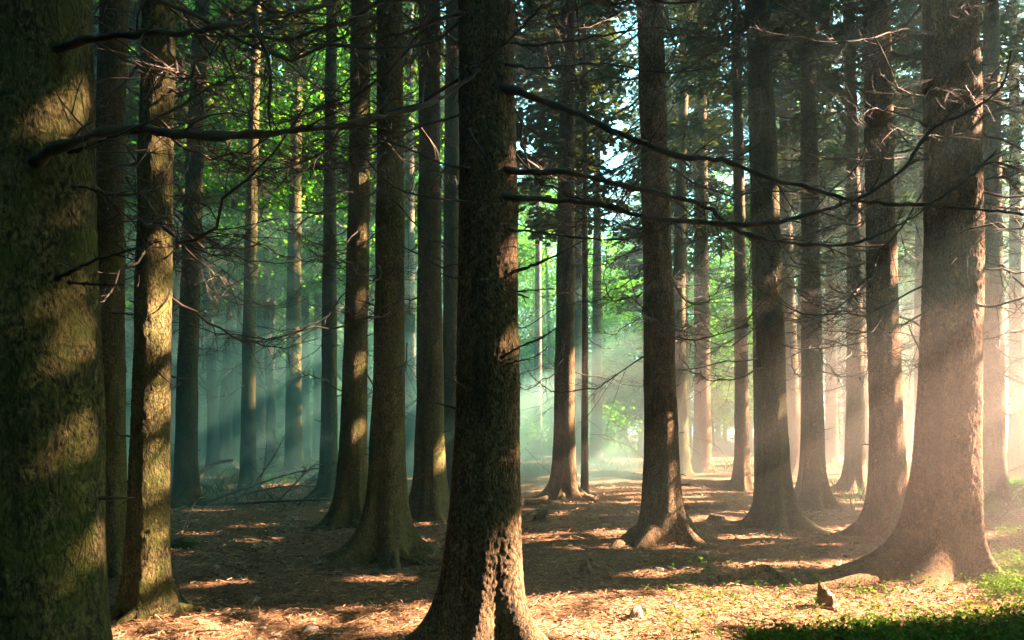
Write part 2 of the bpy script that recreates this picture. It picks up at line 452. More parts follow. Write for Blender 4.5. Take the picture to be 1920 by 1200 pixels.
def spruce_crown(rng, x, y, z0, H, rad, density=1.0, fine=True, cull=False, lean=(0, 0)):
    """crown foliage in world coordinates minus (x,y,0)"""
    T = BOUGH_FINE if fine else BOUGH_MID
    step = 0.42/density
    P, A, L, PI_ = [], [], [], []
    z = z0
    while z < H-0.3:
        u = (z-z0)/(H-z0)
        n = 6 if u > 0.12 else 4
        for k in range(n):
            if u < 0.15 and rng.random() < 0.35: continue
            P.append((lean[0]*z, lean[1]*z, z+rng.uniform(-.2, .2))); A.append(rng.uniform(0, 2*math.pi))
            L.append(rad*((1-u)**0.65)*rng.uniform(0.65, 1.2)+0.3)
            PI_.append(rng.uniform(-0.25, 0.12)+0.35*u)
        z += step*rng.uniform(0.8, 1.2)
    P, A, L, PI_ = map(np.array, (P, A, L, PI_))
    D = np.stack([np.cos(A)*np.cos(PI_), np.sin(A)*np.cos(PI_), np.sin(PI_)], 1)
    Sd = np.stack([-np.sin(A), np.cos(A), np.zeros_like(A)], 1)
    U = np.cross(D, Sd)
    g = Geo(); ti = rng.integers(0, len(T), len(P))
    for t in range(len(T)):
        s = np.where(ti == t)[0]
        if not len(s): continue
        q = T[t].reshape(-1, 3)
        Vv = P[s][:, None, :]+L[s][:, None, None]*(q[None, :, 0, None]*D[s][:, None, :]+q[None, :, 1, None]*Sd[s][:, None, :]+q[None, :, 2, None]*U[s][:, None, :])
        if cull:   # drop single sprays that still stand in a shaft
            Qc = Vv.reshape(-1, 4, 3)
            ok = clear_of_gaps(Qc.mean(1, keepdims=True)+np.array([x, y, 0]), 0.05)
            Vv = Qc[ok]
        Vv = Vv.reshape(-1, 3)
        g.add(Vv, np.arange(len(Vv)).reshape(-1, 4))
    return g

def leaf_crown(rng, z0, z1, rad, n_spray, n_leaf, size):
    g = Geo()
    c = np.zeros((n_spray, 3))
    th = rng.uniform(0, 2*math.pi, n_spray); u = rng.random(n_spray)
    prof = 0.45+0.75*np.sin(np.clip(u*1.05+0.05, 0, 1)*math.pi)**0.8
    rr = rad*prof*np.sqrt(rng.uniform(0.08, 1, n_spray))
    c[:, 0] = rr*np.cos(th); c[:, 1] = rr*np.sin(th); c[:, 2] = z0+(z1-z0)*u
    c += 0.5*np.stack([vnoise(c, .7, s) for s in (1, 2, 3)], 1)
    keep = vnoise(c, 0.55, 8) > -0.35
    c = c[keep]
    n = len(c)
    a = rng.uniform(0, 2*math.pi, (n, n_leaf)); r = 0.62*np.sqrt(rng.random((n, n_leaf)))
    tilt = rng.normal(0, .35, (n, 2))
    lx = r*np.cos(a); ly = r*np.sin(a)
    P = c[:, None, :]+np.stack([lx, ly, tilt[:, :1]*lx+tilt[:, 1:]*ly+rng.normal(0, .09, (n, n_leaf))], -1)
    P = P.reshape(-1, 3); m = len(P)
    a = rng.uniform(0, 2*math.pi, m)
    e = np.stack([np.cos(a), np.sin(a), rng.normal(-.25, .35, m)], 1); e /= np.linalg.norm(e, axis=1)[:, None]
    nn = np.stack([rng.normal(0, .5, m), rng.normal(0, .5, m), np.ones(m)], 1)
    w = np.cross(e, nn); w /= np.linalg.norm(w, axis=1)[:, None]
    s = (size*rng.uniform(.6, 1.25, m))[:, None]
    Vv = np.stack([P-e*s*.5, P+w*s*.32, P+e*s*.55, P-w*s*.32], 1).reshape(-1, 3)
    g.add(Vv, np.arange(len(Vv)).reshape(-1, 4))
    return g

# ------------------------------------------------------------------ dead branches
def twig_path(rng, p, d, L, n=5, curl=0.3):
    d = d/np.linalg.norm(d); pts = [p]
    bend = np.array([rng.normal()*curl, rng.normal()*curl, rng.normal()*curl-0.08])
    for k in range(1, n):
        d = d+bend/(n-1)+rng.normal(0, 0.07, 3); d /= np.linalg.norm(d)
        pts.append(pts[-1]+d*L/(n-1))
    return np.array(pts)

def twigs_on(g, rng, path, radii, n_side, lmax, sub=2, sides=3, start=0.12, flat=0.35):
    n = len(path); T = np.gradient(path, axis=0); T /= np.linalg.norm(T, axis=1)[:, None]
    tot = np.linalg.norm(np.diff(path, axis=0), axis=1).sum()
    for s in range(n_side):
        t = start+(1-start)*((s+rng.random())/n_side)
        f = t*(n-1); i = min(int(f), n-2); p = path[i]+(path[i+1]-path[i])*(f-i)
        d0 = T[i]; side = np.cross(d0, [0, 0, 1.0]); side /= np.linalg.norm(side)+1e-9
        sgn = 1 if rng.random() < .5 else -1
        d = d0*rng.uniform(.35, .9)+side*sgn*rng.uniform(.5, 1)+np.array([0, 0, rng.normal(-.05, flat)])
        L = lmax*(1.05-0.75*t)*rng.uniform(.45, 1.1)
        r0 = min(radii[i]*0.5, 0.0055)
        tp = twig_path(rng, p, d, L, 5, .35)
        tube(g, tp, np.linspace(r0, 0.0016, 5), sides, False)
        for q in range(sub):
            k = rng.integers(1, 4); dd = tp[k+1]-tp[k] if k < 4 else tp[4]-tp[3]
            dd = dd/np.linalg.norm(dd)+rng.normal(0, .75, 3)
            sp = twig_path(rng, tp[k], dd, L*rng.uniform(.25, .5), 4, .5)
            tube(g, sp, np.linspace(r0*.6, 0.0013, 4), sides, False)

def branch_mesh(seed, L=2.2, r0=0.016, n_side=18, lmax=0.8, droop=0.35, up=0.35):
    rng = np.random.default_rng(seed); g = Geo(); n = 14
    t = np.linspace(0, 1, n); wig = rng.normal(0, .05, 2)
    path = np.stack([L*t*(1-.08*t), L*(wig[0]*np.sin(t*4+seed)+rng.normal(0, .05)*t*t), L*(-droop*t*(1-t)*1.6-droop*.35*t+up*np.clip(t-.45, 0, 1)**1.6)], 1)
    path[1:-1, 1:] += rng.normal(0, .012*L, (n-2, 2))
    radii = r0*(1-t)**.8+0.0022
    tube(g, path, radii, 5, True)
    twigs_on(g, rng, path, radii, n_side, lmax, 3)
    return g.mesh('branch', TWIG)
BR = [branch_mesh(100+s, L=random.uniform(1.7, 2.7), r0=random.uniform(.008, .014), n_side=random.randint(18, 28), lmax=random.uniform(.7, 1.1), droop=random.uniform(.1, .55), up=random.uniform(.1, .7)) for s in range(16)]
BR_LIGHT = [branch_mesh(200+s, L=random.uniform(1.6, 2.6), r0=.015, n_side=9, lmax=.7, droop=random.uniform(.1, .5), up=random.uniform(.1, .6)) for s in range(8)]
def stub_mesh(seed):
    rng = np.random.default_rng(seed); g = Geo(); n = 5; L = rng.uniform(.10, .28)
    p = twig_path(rng, np.zeros(3), np.array([1, rng.normal()*.2, rng.uniform(-.1, .5)]), L, n, .25)
    tube(g, p, np.linspace(.012, .004, n), 5, True)
    if seed % 2: tube(g, twig_path(rng, p[2], np.array([.7, .6*rng.choice([-1, 1]), .3]), L*.6, 4, .4), np.linspace(.006, .002, 4), 3)
    return g.mesh('branch_stub', TWIG)
ST = [stub_mesh(300+s) for s in range(8)]

# ------------------------------------------------------------------ trunks
class Trunk:
    """centre line and radius of one tree, from where it crosses the picture's rows but standing at its own distance"""
    def __init__(s, xb, xm, xt, w, base, taper=27.0, d=None, flare=1.0, lobes=None, seed=0):
        s.d = d or F*CAMZ/(base-HY)
        s.x, s.y = (xb-CX)/F*s.d, s.d
        zm = CAMZ+200/F*s.d; zt = CAMZ+800/F*s.d
        A = np.array([[zm, zm*zm], [zt, zt*zt]]); b = np.array([(xm-xb)/F*s.d, (xt-xb)/F*s.d])
        s.c = np.linalg.solve(A, b); s.zt = zt
        s.taper = taper; s.seed = seed
        s.R = 0.5*w/F*s.d/(1-zm/taper)
        s.flare = flare
        rng = np.random.default_rng(seed+50)
        if lobes is None:
            k = rng.integers(5, 8); a0 = rng.uniform(0, 6.28)
            lobes = [(a0+6.283*j/k+rng.normal()*.25, rng.uniform(.3, 1.5), rng.uniform(.16, .36)) for j in range(k)]
        s.lobes = lobes
    def off(s, z):
        zc = np.minimum(z, s.zt); o = s.c[0]*zc+s.c[1]*zc*zc
        return o+np.maximum(z-s.zt, 0)*(s.c[0]+2*s.c[1]*s.zt)
    def rad(s, z): return s.R*np.maximum(1-np.maximum(z, 0)/s.taper, .05)
    def mesh(s, H, seg, nz, detail, material, knots=0):
        g = Geo(); rng = np.random.default_rng(s.seed)
        zs = np.concatenate([np.linspace(-.25, .9, int(nz*.30), endpoint=False), np.linspace(.9, s.zt+.5, int(nz*.60), endpoint=False), np.linspace(s.zt+.5, H, max(int(nz*.10), 4))])
        th = np.linspace(0, 2*math.pi, seg, endpoint=False)
        Z, TH = np.meshgrid(zs, th, indexing='ij')
        rr = s.rad(Z)
        lob = np.zeros_like(TH)
        for a, st, w in s.lobes:
            dd = (TH-a+math.pi) % (2*math.pi)-math.pi
            lob = np.maximum(lob, st*np.exp(-(dd/w)**2))
        zc = np.maximum(Z, -.25)
        rr = rr+s.flare*s.R*(np.exp(-zc/.16)*(.18+1.2*lob)+np.exp(-zc/.75)*(.14+.36*lob))
        rr = rr*(1+.03*np.sin(2*TH+s.seed)+.02*np.sin(3*TH+2*s.seed))
        X = s.off(Z)+rr*np.cos(TH); Y = rr*np.sin(TH)
        P = np.stack([X, Y, Z], -1).reshape(-1, 3)
        PN = P+np.array([s.x, s.y, 0]); S1 = PN*np.array([1, 1, .45])
        dn = .05*s.R*fbm(S1, 2.2/s.R*.3, 2, s.seed)
        dn = dn+(np.exp(-zc/.35)*.22*s.R).ravel()*vnoise(np.stack([np.cos(TH).ravel()*2.6, np.sin(TH).ravel()*2.6, Z.ravel()*2], 1), 1.0, s.seed+11)
        if detail: dn = dn+detail*(np.abs(fbm(S1, 34, 3, s.seed+3))-.3)*.6+detail*.5*vnoise(S1, 80, s.seed+7)
        for _ in range(knots):
            kz = rng.uniform(.6, s.zt); ka = rng.uniform(0, 6.283); ks = rng.uniform(.025, .05)
            da = ((TH-ka+math.pi) % (2*math.pi)-math.pi)*s.R
            e = np.exp(-((da/ks)**2+((Z-kz)/(ks*1.2))**2))
            dn = dn+(.018*e-.028*np.exp(-((da/ks)**2+((Z-kz)/(ks*.9))**2)*4)).ravel()
        N = np.stack([np.cos(TH), np.sin(TH), np.zeros_like(TH)], -1).reshape(-1, 3)
        P = P+N*dn[:, None]
        nr = len(zs)
        i = np.arange(nr-1)[:, None]*seg; j = np.arange(seg)[None, :]; k = (j+1) % seg
        Q = np.stack([i+j, i+k, i+seg+k, i+seg+j], -1).reshape(-1, 4)
        P = np.vstack([P, [s.off(np.array(H)), 0, H+.1]])
        g.add(P, Q, [((nr-1)*seg+a, (nr-1)*seg+(a+1) % seg, nr*seg) for a in range(seg)])
        return g.mesh('trunk', material)
    def at(s, z, a=None):
        """a point of the bark at height z, relative to the tree's base"""
        o = float(s.off(np.array(z)))
        if a is None: return np.array([o, 0, z])
        r = float(s.rad(np.array(z)))*.9
        return np.array([o+r*math.cos(a), r*math.sin(a), z])

def dress(root, tr, n_br, zlo, zhi, n_st, scale=1.0, pool=None, seed=0, avoid=None, spread=1.0):
    rnd = random.Random(seed); pool = pool or BR
    for k in range(n_br):
        z = zlo+(zhi-zlo)*((k+rnd.random())/n_br)**.85
        a = rnd.uniform(0, 2*math.pi)
        if avoid:
            for _ in range(12):
                if not avoid(a): break
                a = rnd.uniform(0, 2*math.pi)
        s = scale*rnd.uniform(.55, 1.2)
        link('branch', rnd.choice(pool), root, tr.at(z, a), (rnd.uniform(-.5, .5), -R(rnd.uniform(-14, 24)), a), (s, s*rnd.choice([-1, 1]), s))
    for k in range(n_st):
        z = rnd.uniform(.5, max(zlo+1.0, 1.2)); a = rnd.uniform(0, 2*math.pi); s = rnd.uniform(.5, 1.2)
        link('branch_stub', rnd.choice(ST), root, tr.at(z, a), (rnd.uniform(-3, 3), -R(rnd.uniform(-10, 35)), a), (s, s, s))

TREE_XY = []
def spruce(label, tr, material, H=22, seg=28, nz=90, detail=0.0, n_br=26, zlo=2.3, n_st=8, crown=(8.5, 1.9), fine=True, scale=1.0, pool=None, seed=0, avoid=None, group='spruces of the stand', cull=True, dens=1.0, knots=20):
    root = thing('spruce_tree', label, 'tree', (tr.x, tr.y, gh(tr.x, tr.y)), group)
    link('trunk', tr.mesh(H-1, seg, nz, detail, material, knots), root)
    if n_br: dress(root, tr, int(n_br*(1.1 if tr.d < 8 else 1.25 if tr.x < 0 else 1.8)), zlo, min(tr.zt+1.2, crown[0]+1.5), n_st, scale, pool, seed, avoid)
    if tr.d < 17 and tr.d > 4 and knots:
        rr = random.Random(seed+60)
        for k in range(5):
            a = 6.283*k/5+rr.uniform(-.5, .5); q = tr.R*rr.uniform(2.6, 5.0); g = Geo()
            f = np.array([.8*tr.R, 1.5*tr.R, .5*(1.5*tr.R+q), q]); da = np.array([0, rr.uniform(-.1, .1), rr.uniform(-.3, .3), rr.uniform(-.6, .6)])
            P = np.stack([f*np.cos(a+da), f*np.sin(a+da), [0.16, .06, .015, -.06]], 1)
            for w in range(4): P[w, 2] += gh(tr.x+P[w, 0], tr.y+P[w, 1])-gh(tr.x, tr.y)
            tube(g, smooth_path(P, 16), np.linspace(.30*tr.R, .07*tr.R, 16), 8, True, .3, seed+k)
            g.build('root', material, root)
    lean = (tr.c[0]+tr.c[1]*tr.zt, 0)
    cg = spruce_crown(np.random.default_rng(seed+900), tr.x, tr.y, crown[0], H, crown[1], dens, fine, cull, lean)
    cg.build('crown', NEEDLE, root, False)
    TREE_XY.append((tr.x, tr.y))
    return root

to_cam = lambda tr: (lambda a: abs((a-math.atan2(-tr.y, -tr.x)+math.pi) % (2*math.pi)-math.pi) < .5)

# ---- the trees one can tell apart, near ones first
T_left = Trunk(80, 64, 60, 212, 0, d=3.5, flare=.42, seed=1)
N_left = spruce('massive rough trunk at the very left edge, mottled with patches of sun', T_left, BARK_OLIVE, seg=220, nz=420, detail=.006, n_br=5, zlo=3.0, n_st=3, crown=(9, 1.9), seed=1, knots=16, avoid=lambda a: True if -2.6 < ((a+math.pi) % 6.283-math.pi) < -.3 else False)
T_mid = Trunk(905, 916, 911, 108, 1222, taper=30, flare=1.15, lobes=[(3.5, 1.25, .55), (-.5, 1.0, .4), (-1.7, .55, .35), (.9, .8, .4), (2.2, .8, .4)], seed=2)
N_mid = spruce('thick trunk in the middle of the picture, right edge and foot in glaring sun', T_mid, BARK_TAN, seg=200, nz=420, detail=.007, n_br=14, zlo=3.1, n_st=4, crown=(9, 1.9), seed=2, knots=22, avoid=to_cam(T_mid))
T_big = Trunk(1762, 1786, 1781, 100, 1076, taper=30, flare=1.1, lobes=[(3.3, 2.0, .5), (-2.3, 1.0, .35), (-.9, .7, .2), (.3, .35, .3), (1.9, .9, .5)], seed=3)
N_big = spruce('broad trunk on the right with pink mist over its wide root flare', T_big, BARK_RUST_GLOW, seg=180, nz=360, detail=.012, n_br=19, zlo=2.6, n_st=6, crown=(9, 2.0), seed=3, knots=30)
T_ol = Trunk(276, 286, 297, 63, 1150, flare=.75, seed=44)
N_ol = spruce('mossy olive trunk standing just behind the massive left edge trunk, lit at mid height', T_ol, BARK_OLIVE, seg=140, nz=320, detail=.007, n_br=22, zlo=2.5, n_st=14, seed=4)

specs = [
 # label, xb, xm, xt, w, base, material, flare, seed, extra
 ('dark shaded trunk in the gap between the massive left trunk and the mossy olive trunk', 207, 203, 215, 57, 1072, BARK_OLIVE, .8, 5, dict(n_br=24, n_st=18)),
 ('dark spruce with very wide spread root flare, left neighbour of the middle trunk pair', 724, 730, 731, 55, 1048, BARK_OLIVE, 1.5, 6, dict(n_br=26, n_st=6)),
 ('slim spruce with sunlit right edge beside the wide flared dark spruce', 655, 668, 675, 42, 990, BARK_OLIVE, 1.2, 7, dict(n_br=26, n_st=16)),
 ('greenish spruce with rotten torn root foot, just left of the middle trunk', 808, 806, 806, 46, 970, BARK_OLIVE, 1.3, 8, dict(n_br=26, n_st=8)),
 ('spruce half hidden behind the left side of the middle trunk', 850, 848, 848, 34, 930, BARK_OLIVE, 1.0, 9, dict(n_br=16, n_st=4)),
 ('brown spruce with sunny right edge and a rounded pale root lump', 1243, 1235, 1217, 57, 1020, BARK_TAN, 1.1, 10, dict(n_br=34, n_st=10)),
 ('leaning spruce between the root lump spruce and the pole straight brown trunks', 1450, 1444, 1420, 50, 988, BARK_OLIVE, 1.1, 11, dict(n_br=32, n_st=4)),
 ('tapering spruce with slanting beams across it, right of the leaning spruce', 1524, 1522, 1512, 37, 950, BARK_TAN, 1.2, 12, dict(n_br=30, n_st=8)),
 ('rust brown trunk close beside the broad pink misted trunk', 1668, 1656, 1644, 56, 1008, BARK_RUST_GLOW, .9, 13, dict(n_br=34, n_st=8)),
 ('teal hazed spruce right of the mossy olive trunk, foot by the brush pile', 348, 355, 380, 35, 945, BARK_OLIVE, .9, 14, dict(n_br=26, n_st=8)),
 ('grey spruce behind the bare floor with a lit fluted right root', 1058, 1060, 1066, 35, 935, BARK_TAN, 1.5, 15, dict(n_br=26, n_st=3)),
 ('spruce with bright lit foot in the peach mist, behind the rust brown trunk', 1603, 1603, 1590, 28, 922, BARK_TAN, 1.3, 16, dict(n_br=24, n_st=3)),
 ('misty trunk at the far right, last one beyond the broad trunk', 1863, 1861, 1858, 36, 945, BARK_TAN, .7, 17, dict(n_br=26, n_st=4)),
 ('slender spruce behind the middle of the brush pile', 465, 468, 483, 24, 920, BARK_OLIVE, .9, 18, dict(n_br=20, n_st=6)),
 ('pale crooked trunk bending to the right in teal haze, foot swollen', 414, 434, 437, 21, 882, BARK_GREY, 1.6, 19, dict(n_br=14, n_st=2)),
 ('straight spruce with a sunlit scar near its foot, behind the brush pile', 551, 551, 562, 26, 897, BARK_OLIVE, .8, 20, dict(n_br=20, n_st=3)),
 ('knobbly spruce at the right end of the brush pile', 618, 618, 622, 27, 930, BARK_OLIVE, .8, 21, dict(n_br=22, n_st=12)),
 ('thin dark spruce in front of the bright glow, left of the leaning spruce', 1392, 1389, 1380, 23, 920, BARK_TAN, .9, 22, dict(n_br=20, n_st=4)),
]
olive_ids = {}
for lab, xb, xm, xt, w, base, m, fl, sd, ex in specs:
    tr = Trunk(xb, xm, xt, w, base, flare=fl, seed=sd)
    near = tr.d < 13
    hi = dict(seg=72 if near else 36, nz=200 if near else 110, detail=.006 if near else 0.0)
    kw = dict(hi); kw.update(ex)
    z0 = random.uniform(8.2, 10)
    if xb < 1150 and tr.d > 11: z0 = max(z0, tr.zt-.3)
    olive_ids[sd] = spruce(lab, tr, m, seed=sd, crown=(z0, random.uniform(1.7, 2.2)), scale=random.uniform(.85, 1.1), pool=BR if tr.d < 20 else BR_LIGHT, **kw)

poles = [
 ('thin bare pole of a young spruce beside the grey spruce with fluted root', 1096, 1097, 1095, 12, 925, BARK_TAN, 31),
 ('greenish young pole almost touching the left side of the leaning spruce', 1424, 1419, 1404, 16, 942, BARK_OLIVE, 32),
 ('very thin young pole in teal haze behind the brush pile', 507, 512, 518, 8, 878, BARK_GREY, 33),
]
for lab, xb, xm, xt, w, base, m, sd in poles:
    tr = Trunk(xb, xm, xt, w, base, flare=.3, seed=sd)
    spruce(lab, tr, m, H=14, seg=16, nz=60, n_br=10, zlo=2.5, n_st=3, crown=(8.5, 1.0), scale=.6, pool=BR_LIGHT, seed=sd, knots=0, dens=.7)

faint = [
 ('faint rosy trunk seen between the thin dark spruce and the root lump spruce', 1317, 1317, 1314, 27, 886, BARK_TAN, 41),
 ('faint misty trunk in the gap right of the leaning spruce', 1490, 1479, 1468, 26, 892, BARK_TAN, 42),
 ('faint grey trunk right behind the grey spruce with fluted root', 1086, 1085, 1088, 16, 880, BARK_TAN, 43),
 ('pale teal trunk seen between the wide flared dark spruce and its torn footed neighbour', 768, 768, 770, 21, 890, BARK_GREY, 44),
 ('wide pale teal trunk between the slender spruce and the very thin pole', 489, 493, 500, 22, 878, BARK_GREY, 45),
 ('dim trunk hidden close behind the straight spruce with the scar', 571, 572, 574, 15, 872, BARK_GREY, 46),
 ('faint blue grey trunk left of the knobbly spruce', 596, 597, 598, 16, 872, BARK_GREY, 47),
 ('faint trunk in the glow halfway between the fluted root spruce and the root lump spruce', 1118, 1119, 1120, 18, 868, BARK_TAN, 48),
 ('pale distant trunk standing right beside the middle trunk', 1008, 1009, 1010, 14, 862, BARK_GREY, 49),
 ('narrow misty trunk hugging the right side of the root lump spruce', 1284, 1283, 1280, 14, 876, BARK_TAN, 50),
 ('blue hazed trunk between the crooked trunk and the slender spruce', 444, 447, 450, 18, 872, BARK_GREY, 51),
 ('dim trunk seen through the gap left of the teal hazed spruce', 325, 327, 330, 16, 876, BARK_GREY, 52),
 ('faint trunk in the yellow glow left of the rust brown trunk', 1560, 1558, 1552, 18, 870, BARK_TAN, 53),
 ('hazy trunk glimpsed at the very right border', 1908, 1906, 1900, 24, 900, BARK_TAN, 54),
]
for lab, xb, xm, xt, w, base, m, sd in faint:
    tr = Trunk(xb, xm, xt, w, base, flare=.8, seed=sd)
    spruce(lab, tr, m, H=21, seg=18, nz=40, n_br=9, zlo=3, n_st=0, crown=(random.uniform(9, 11) if xb > 1150 else min(tr.zt, 15), 1.8), fine=False, pool=BR_LIGHT, seed=sd, knots=0, cull=True, dens=.8)

# ---- far and surrounding spruces: a few trunks and crowns shared by many trees
def plain_trunk(seed, r, H):
    tr = Trunk(CX, CX+random.uniform(-6, 6), CX+random.uniform(-12, 12), 2*r*F/20, 0, d=20, flare=.9, seed=seed)
    tr.x = tr.y = 0
    return tr.mesh(H-1, 16, 30, 0, BARK_TAN if seed % 2 else BARK_OLIVE)
FT = [plain_trunk(60+s, random.uniform(.16, .22), 21) for s in range(4)]
FC = [spruce_crown(np.random.default_rng(70+s), 0, 0, 7+s*.5, 22, 2.3, 1.2, False).mesh('crown', NEEDLE, False) for s in range(4)]
def far_spruce(x, y, label, group, s=1.0, crown=None):
    r = thing('spruce_tree', label, 'tree', (x, y, gh(x, y)), group)
    r.rotation_euler = (0, 0, random.uniform(0, 6.28)); r.scale = (s, s, s*random.uniform(.92, 1.08))
    link('trunk', random.choice(FT), r)
    if crown is None: link('crown', random.choice(FC), r)
    else: crown.build('crown', NEEDLE, r, False)
    TREE_XY.append((x, y)); return r

def far_enough(x, y, dmin): return all((x-a)**2+(y-b)**2 > dmin*dmin for a, b in TREE_XY)
def in_view(x, y, m=0.0): return y > 0 and abs(x) < (960/F)*y+m

# unseen spruces placed outside the frame on the sunny side to dapple the light
PRI = GP[np.array(PRIO)]
def trunk_blocks(x, y):
    D = np.stack([x-PRI[:, 0], y-PRI[:, 1]], 1); s2 = SUN[:2]/np.linalg.norm(SUN[:2])
    t = D@s2; d = np.abs(D[:, 0]*s2[1]-D[:, 1]*s2[0])
    return bool(((t > 0) & (d < .22)).any())
cnt = 0
rs = random.Random(21)
for _ in range(4000):
    x, y = rs.uniform(4, 30), rs.uniform(-6, 24)
    if in_view(x, y, 1.8) or not far_enough(x, y, 2.9): continue
    if x > 19 and y > 20: continue
    if cnt < 60 and trunk_blocks(x, y) : continue
    z0 = rs.uniform(6.5, 8.5); rad = rs.uniform(1.8, 2.4)
    if x > 12 and y < 13: z0 = rs.uniform(2, 4)  # crowns lowered here to deepen the shade in view
    random.seed(int(x*100)+7)
    cg = spruce_crown(np.random.default_rng(2000+cnt), x, y, z0, 22, rad, 1.5, False, True)
    o = far_spruce(x, y, 'unseen spruce placed beyond the sunny side of the view to dapple the light', 'spruces around the view', 1.0, cg)
    o.rotation_euler = (0, 0, 0); o.scale = (1, 1, 1)
    cnt += 1
    if cnt >= 74: break
random.seed(77)
FCE = [spruce_crown(np.random.default_rng(370+s), 0, 0, .8+s*.4, 20, 3.0, 1.15, False).mesh('crown', NEEDLE, False) for s in range(3)]   # unseen crowns brought down to the ground to block stray light
FCH = [spruce_crown(np.random.default_rng(270+s), 0, 0, 14.0+s*.6, 22, 1.9, 1.0, False).mesh('crown', NEEDLE, False) for s in range(2)]
n = 0
for _ in range(4000):                                   # low crowned spruces closing the view on the right
    x, y = rs.uniform(3, 19), rs.uniform(18.5, 35)
    if not far_enough(x, y, 3.1) or x > .62*y+1.5: continue
    cg = spruce_crown(np.random.default_rng(170+n), x, y, rs.uniform(7.0, 9.0), 20, 2.2, 1.1, True, True)
    o = far_spruce(x, y, 'low crowned spruce in the glowing mist behind the right hand trunks', 'low crowned spruces in the glow', 1.0, cg)
    o.rotation_euler = (0, 0, 0); o.scale = (1, 1, 1)
    for k in range(20):
        a = rs.uniform(0, 6.28); q = rs.uniform(.7, 1.25)
        link('branch', rs.choice(BR), o, (0, 0, rs.uniform(2.2, 9)), (rs.uniform(-.5, .5), -R(rs.uniform(-14, 20)), a), (q, q, q))
    n += 1
    if n >= 20: break
n = 0
for _ in range(3000):                                   # unseen spruces added behind the camera and on the shady side, to darken it
    x, y = rs.uniform(-36, 14), rs.uniform(-26, 30)
    if x > 1 and y > -6-.3*x: continue
    if in_view(x, y, 1.6 if math.hypot(x, y-4) < 9 else 3.6) or not far_enough(x, y, 3.6) or math.hypot(x, y) < 2.6: continue
    o = far_spruce(x, y, 'unseen spruce added on the dark side to block stray light', 'spruces around the view on the dark side'); n += 1
    if math.hypot(x, y-4) > 9: o.children[-1].data = rs.choice(FCE)
    if n >= 105: break
n = 0
for _ in range(3000):                                   # behind the named trees
    x, y = rs.uniform(-26, 10), rs.uniform(22, 42)
    if not in_view(x, y, 1.0) or not far_enough(x, y, 3.4): continue
    o = far_spruce(x, y, 'faint spruce trunk deep in the hazy stand', 'faint spruces deep in the stand', rs.uniform(.95, 1.0)); o.children[-1].data = rs.choice(FCH); n += 1
    if n >= 12: break

# ---- broadleaved trees behind the spruces
BC = [leaf_crown(np.random.default_rng(80+s), 2.0+s*.4, 16+s, 3.3, 620, 28, .19) for s in range(4)]
BC = [b.mesh('crown', LEAF, False) for b in BC]
def beech_trunk(seed, H):
    rng = np.random.default_rng(seed); g = Geo(); n = 16; t = np.linspace(0, 1, n)
    p = np.stack([.5*np.sin(t*3+seed)*t, .5*np.cos(t*2.4+seed)*t, -.3+H*t], 1)
    r = .16*(1-t)**.8+.02; r[:2] += (.10, .03)
    tube(g, p, r, 10)
    for k in range(12):
        f = rng.uniform(.2, .9); i = int(f*(n-1)); a = rng.uniform(0, 6.283)
        d = np.array([math.cos(a), math.sin(a), rng.uniform(.3, 1.0)])
        q = twig_path(rng, p[i], d, rng.uniform(2, 3.2)*(1.15-f), 8, .35)
        tube(g, q, np.linspace(r[i]*.5, .012, 8), 5)
    return g.mesh('trunk', BARK_GREY)
BT = [beech_trunk(90+s, 14+s) for s in range(4)]
def beech(x, y, label, group, s=1.0):
    r = thing('beech_tree', label, 'tree', (x, y, gh(x, y)), group)
    k = random.randrange(4)
    r.rotation_euler = (0, 0, random.uniform(0, 6.28)); r.scale = (s, s, s)
    link('trunk', BT[k], r); c = link('crown', BC[k], r)
    TREE_XY.append((x, y)); return c
n = 0
for _ in range(6000):
    y = rs.uniform(26.5, 60); x = rs.uniform(-.66, .30)*y
    if x > -.14*y and (y < 40 or rs.random() < .5): continue
    if not far_enough(x, y, 3.0): continue
    if n < 40 and x > .1*y: continue
    beech(x, y, 'green leaved tree behind the spruce stand', 'leafy trees behind the spruces', rs.uniform(.9, 1.1)*(.86-.62*x/y)); n += 1
    if n >= 82: break
BCH = [leaf_crown(np.random.default_rng(180+s), 6.0+s*.5, 18+s, 2.8, 520, 28, .15).mesh('crown', LEAF, False) for s in range(3)]
n = 0
for _ in range(3000):                                   # tall leafy trees close behind the spruces on the shady side
    y = rs.uniform(23.5, 32); x = rs.uniform(-.62, -.13)*y
    if not far_enough(x, y, 2.1): continue
    o = beech(x, y, 'green leaved tree behind the spruce stand', 'leafy trees behind the spruces', rs.uniform(.95, 1.1))
    o.data = rs.choice(BCH); n += 1
    if n >= 12: break
n = 0
for _ in range(2000):                                   # the far rim of the clearing
    y = rs.uniform(46, 80); x = rs.uniform(.12, .85)*y
    if not far_enough(x, y, 3.6): continue
    if rs.random() < .5: beech(x, y, 'hazy leafy tree on the far rim of the bright clearing', 'leafy trees on the far rim of the clearing', rs.uniform(1.0, 1.5))
    else: far_spruce(x, y, 'hazy spruce on the far rim of the bright clearing', 'spruces on the far rim of the clearing', rs.uniform(.7, 1.1))
    n += 1
    if n >= 58: break

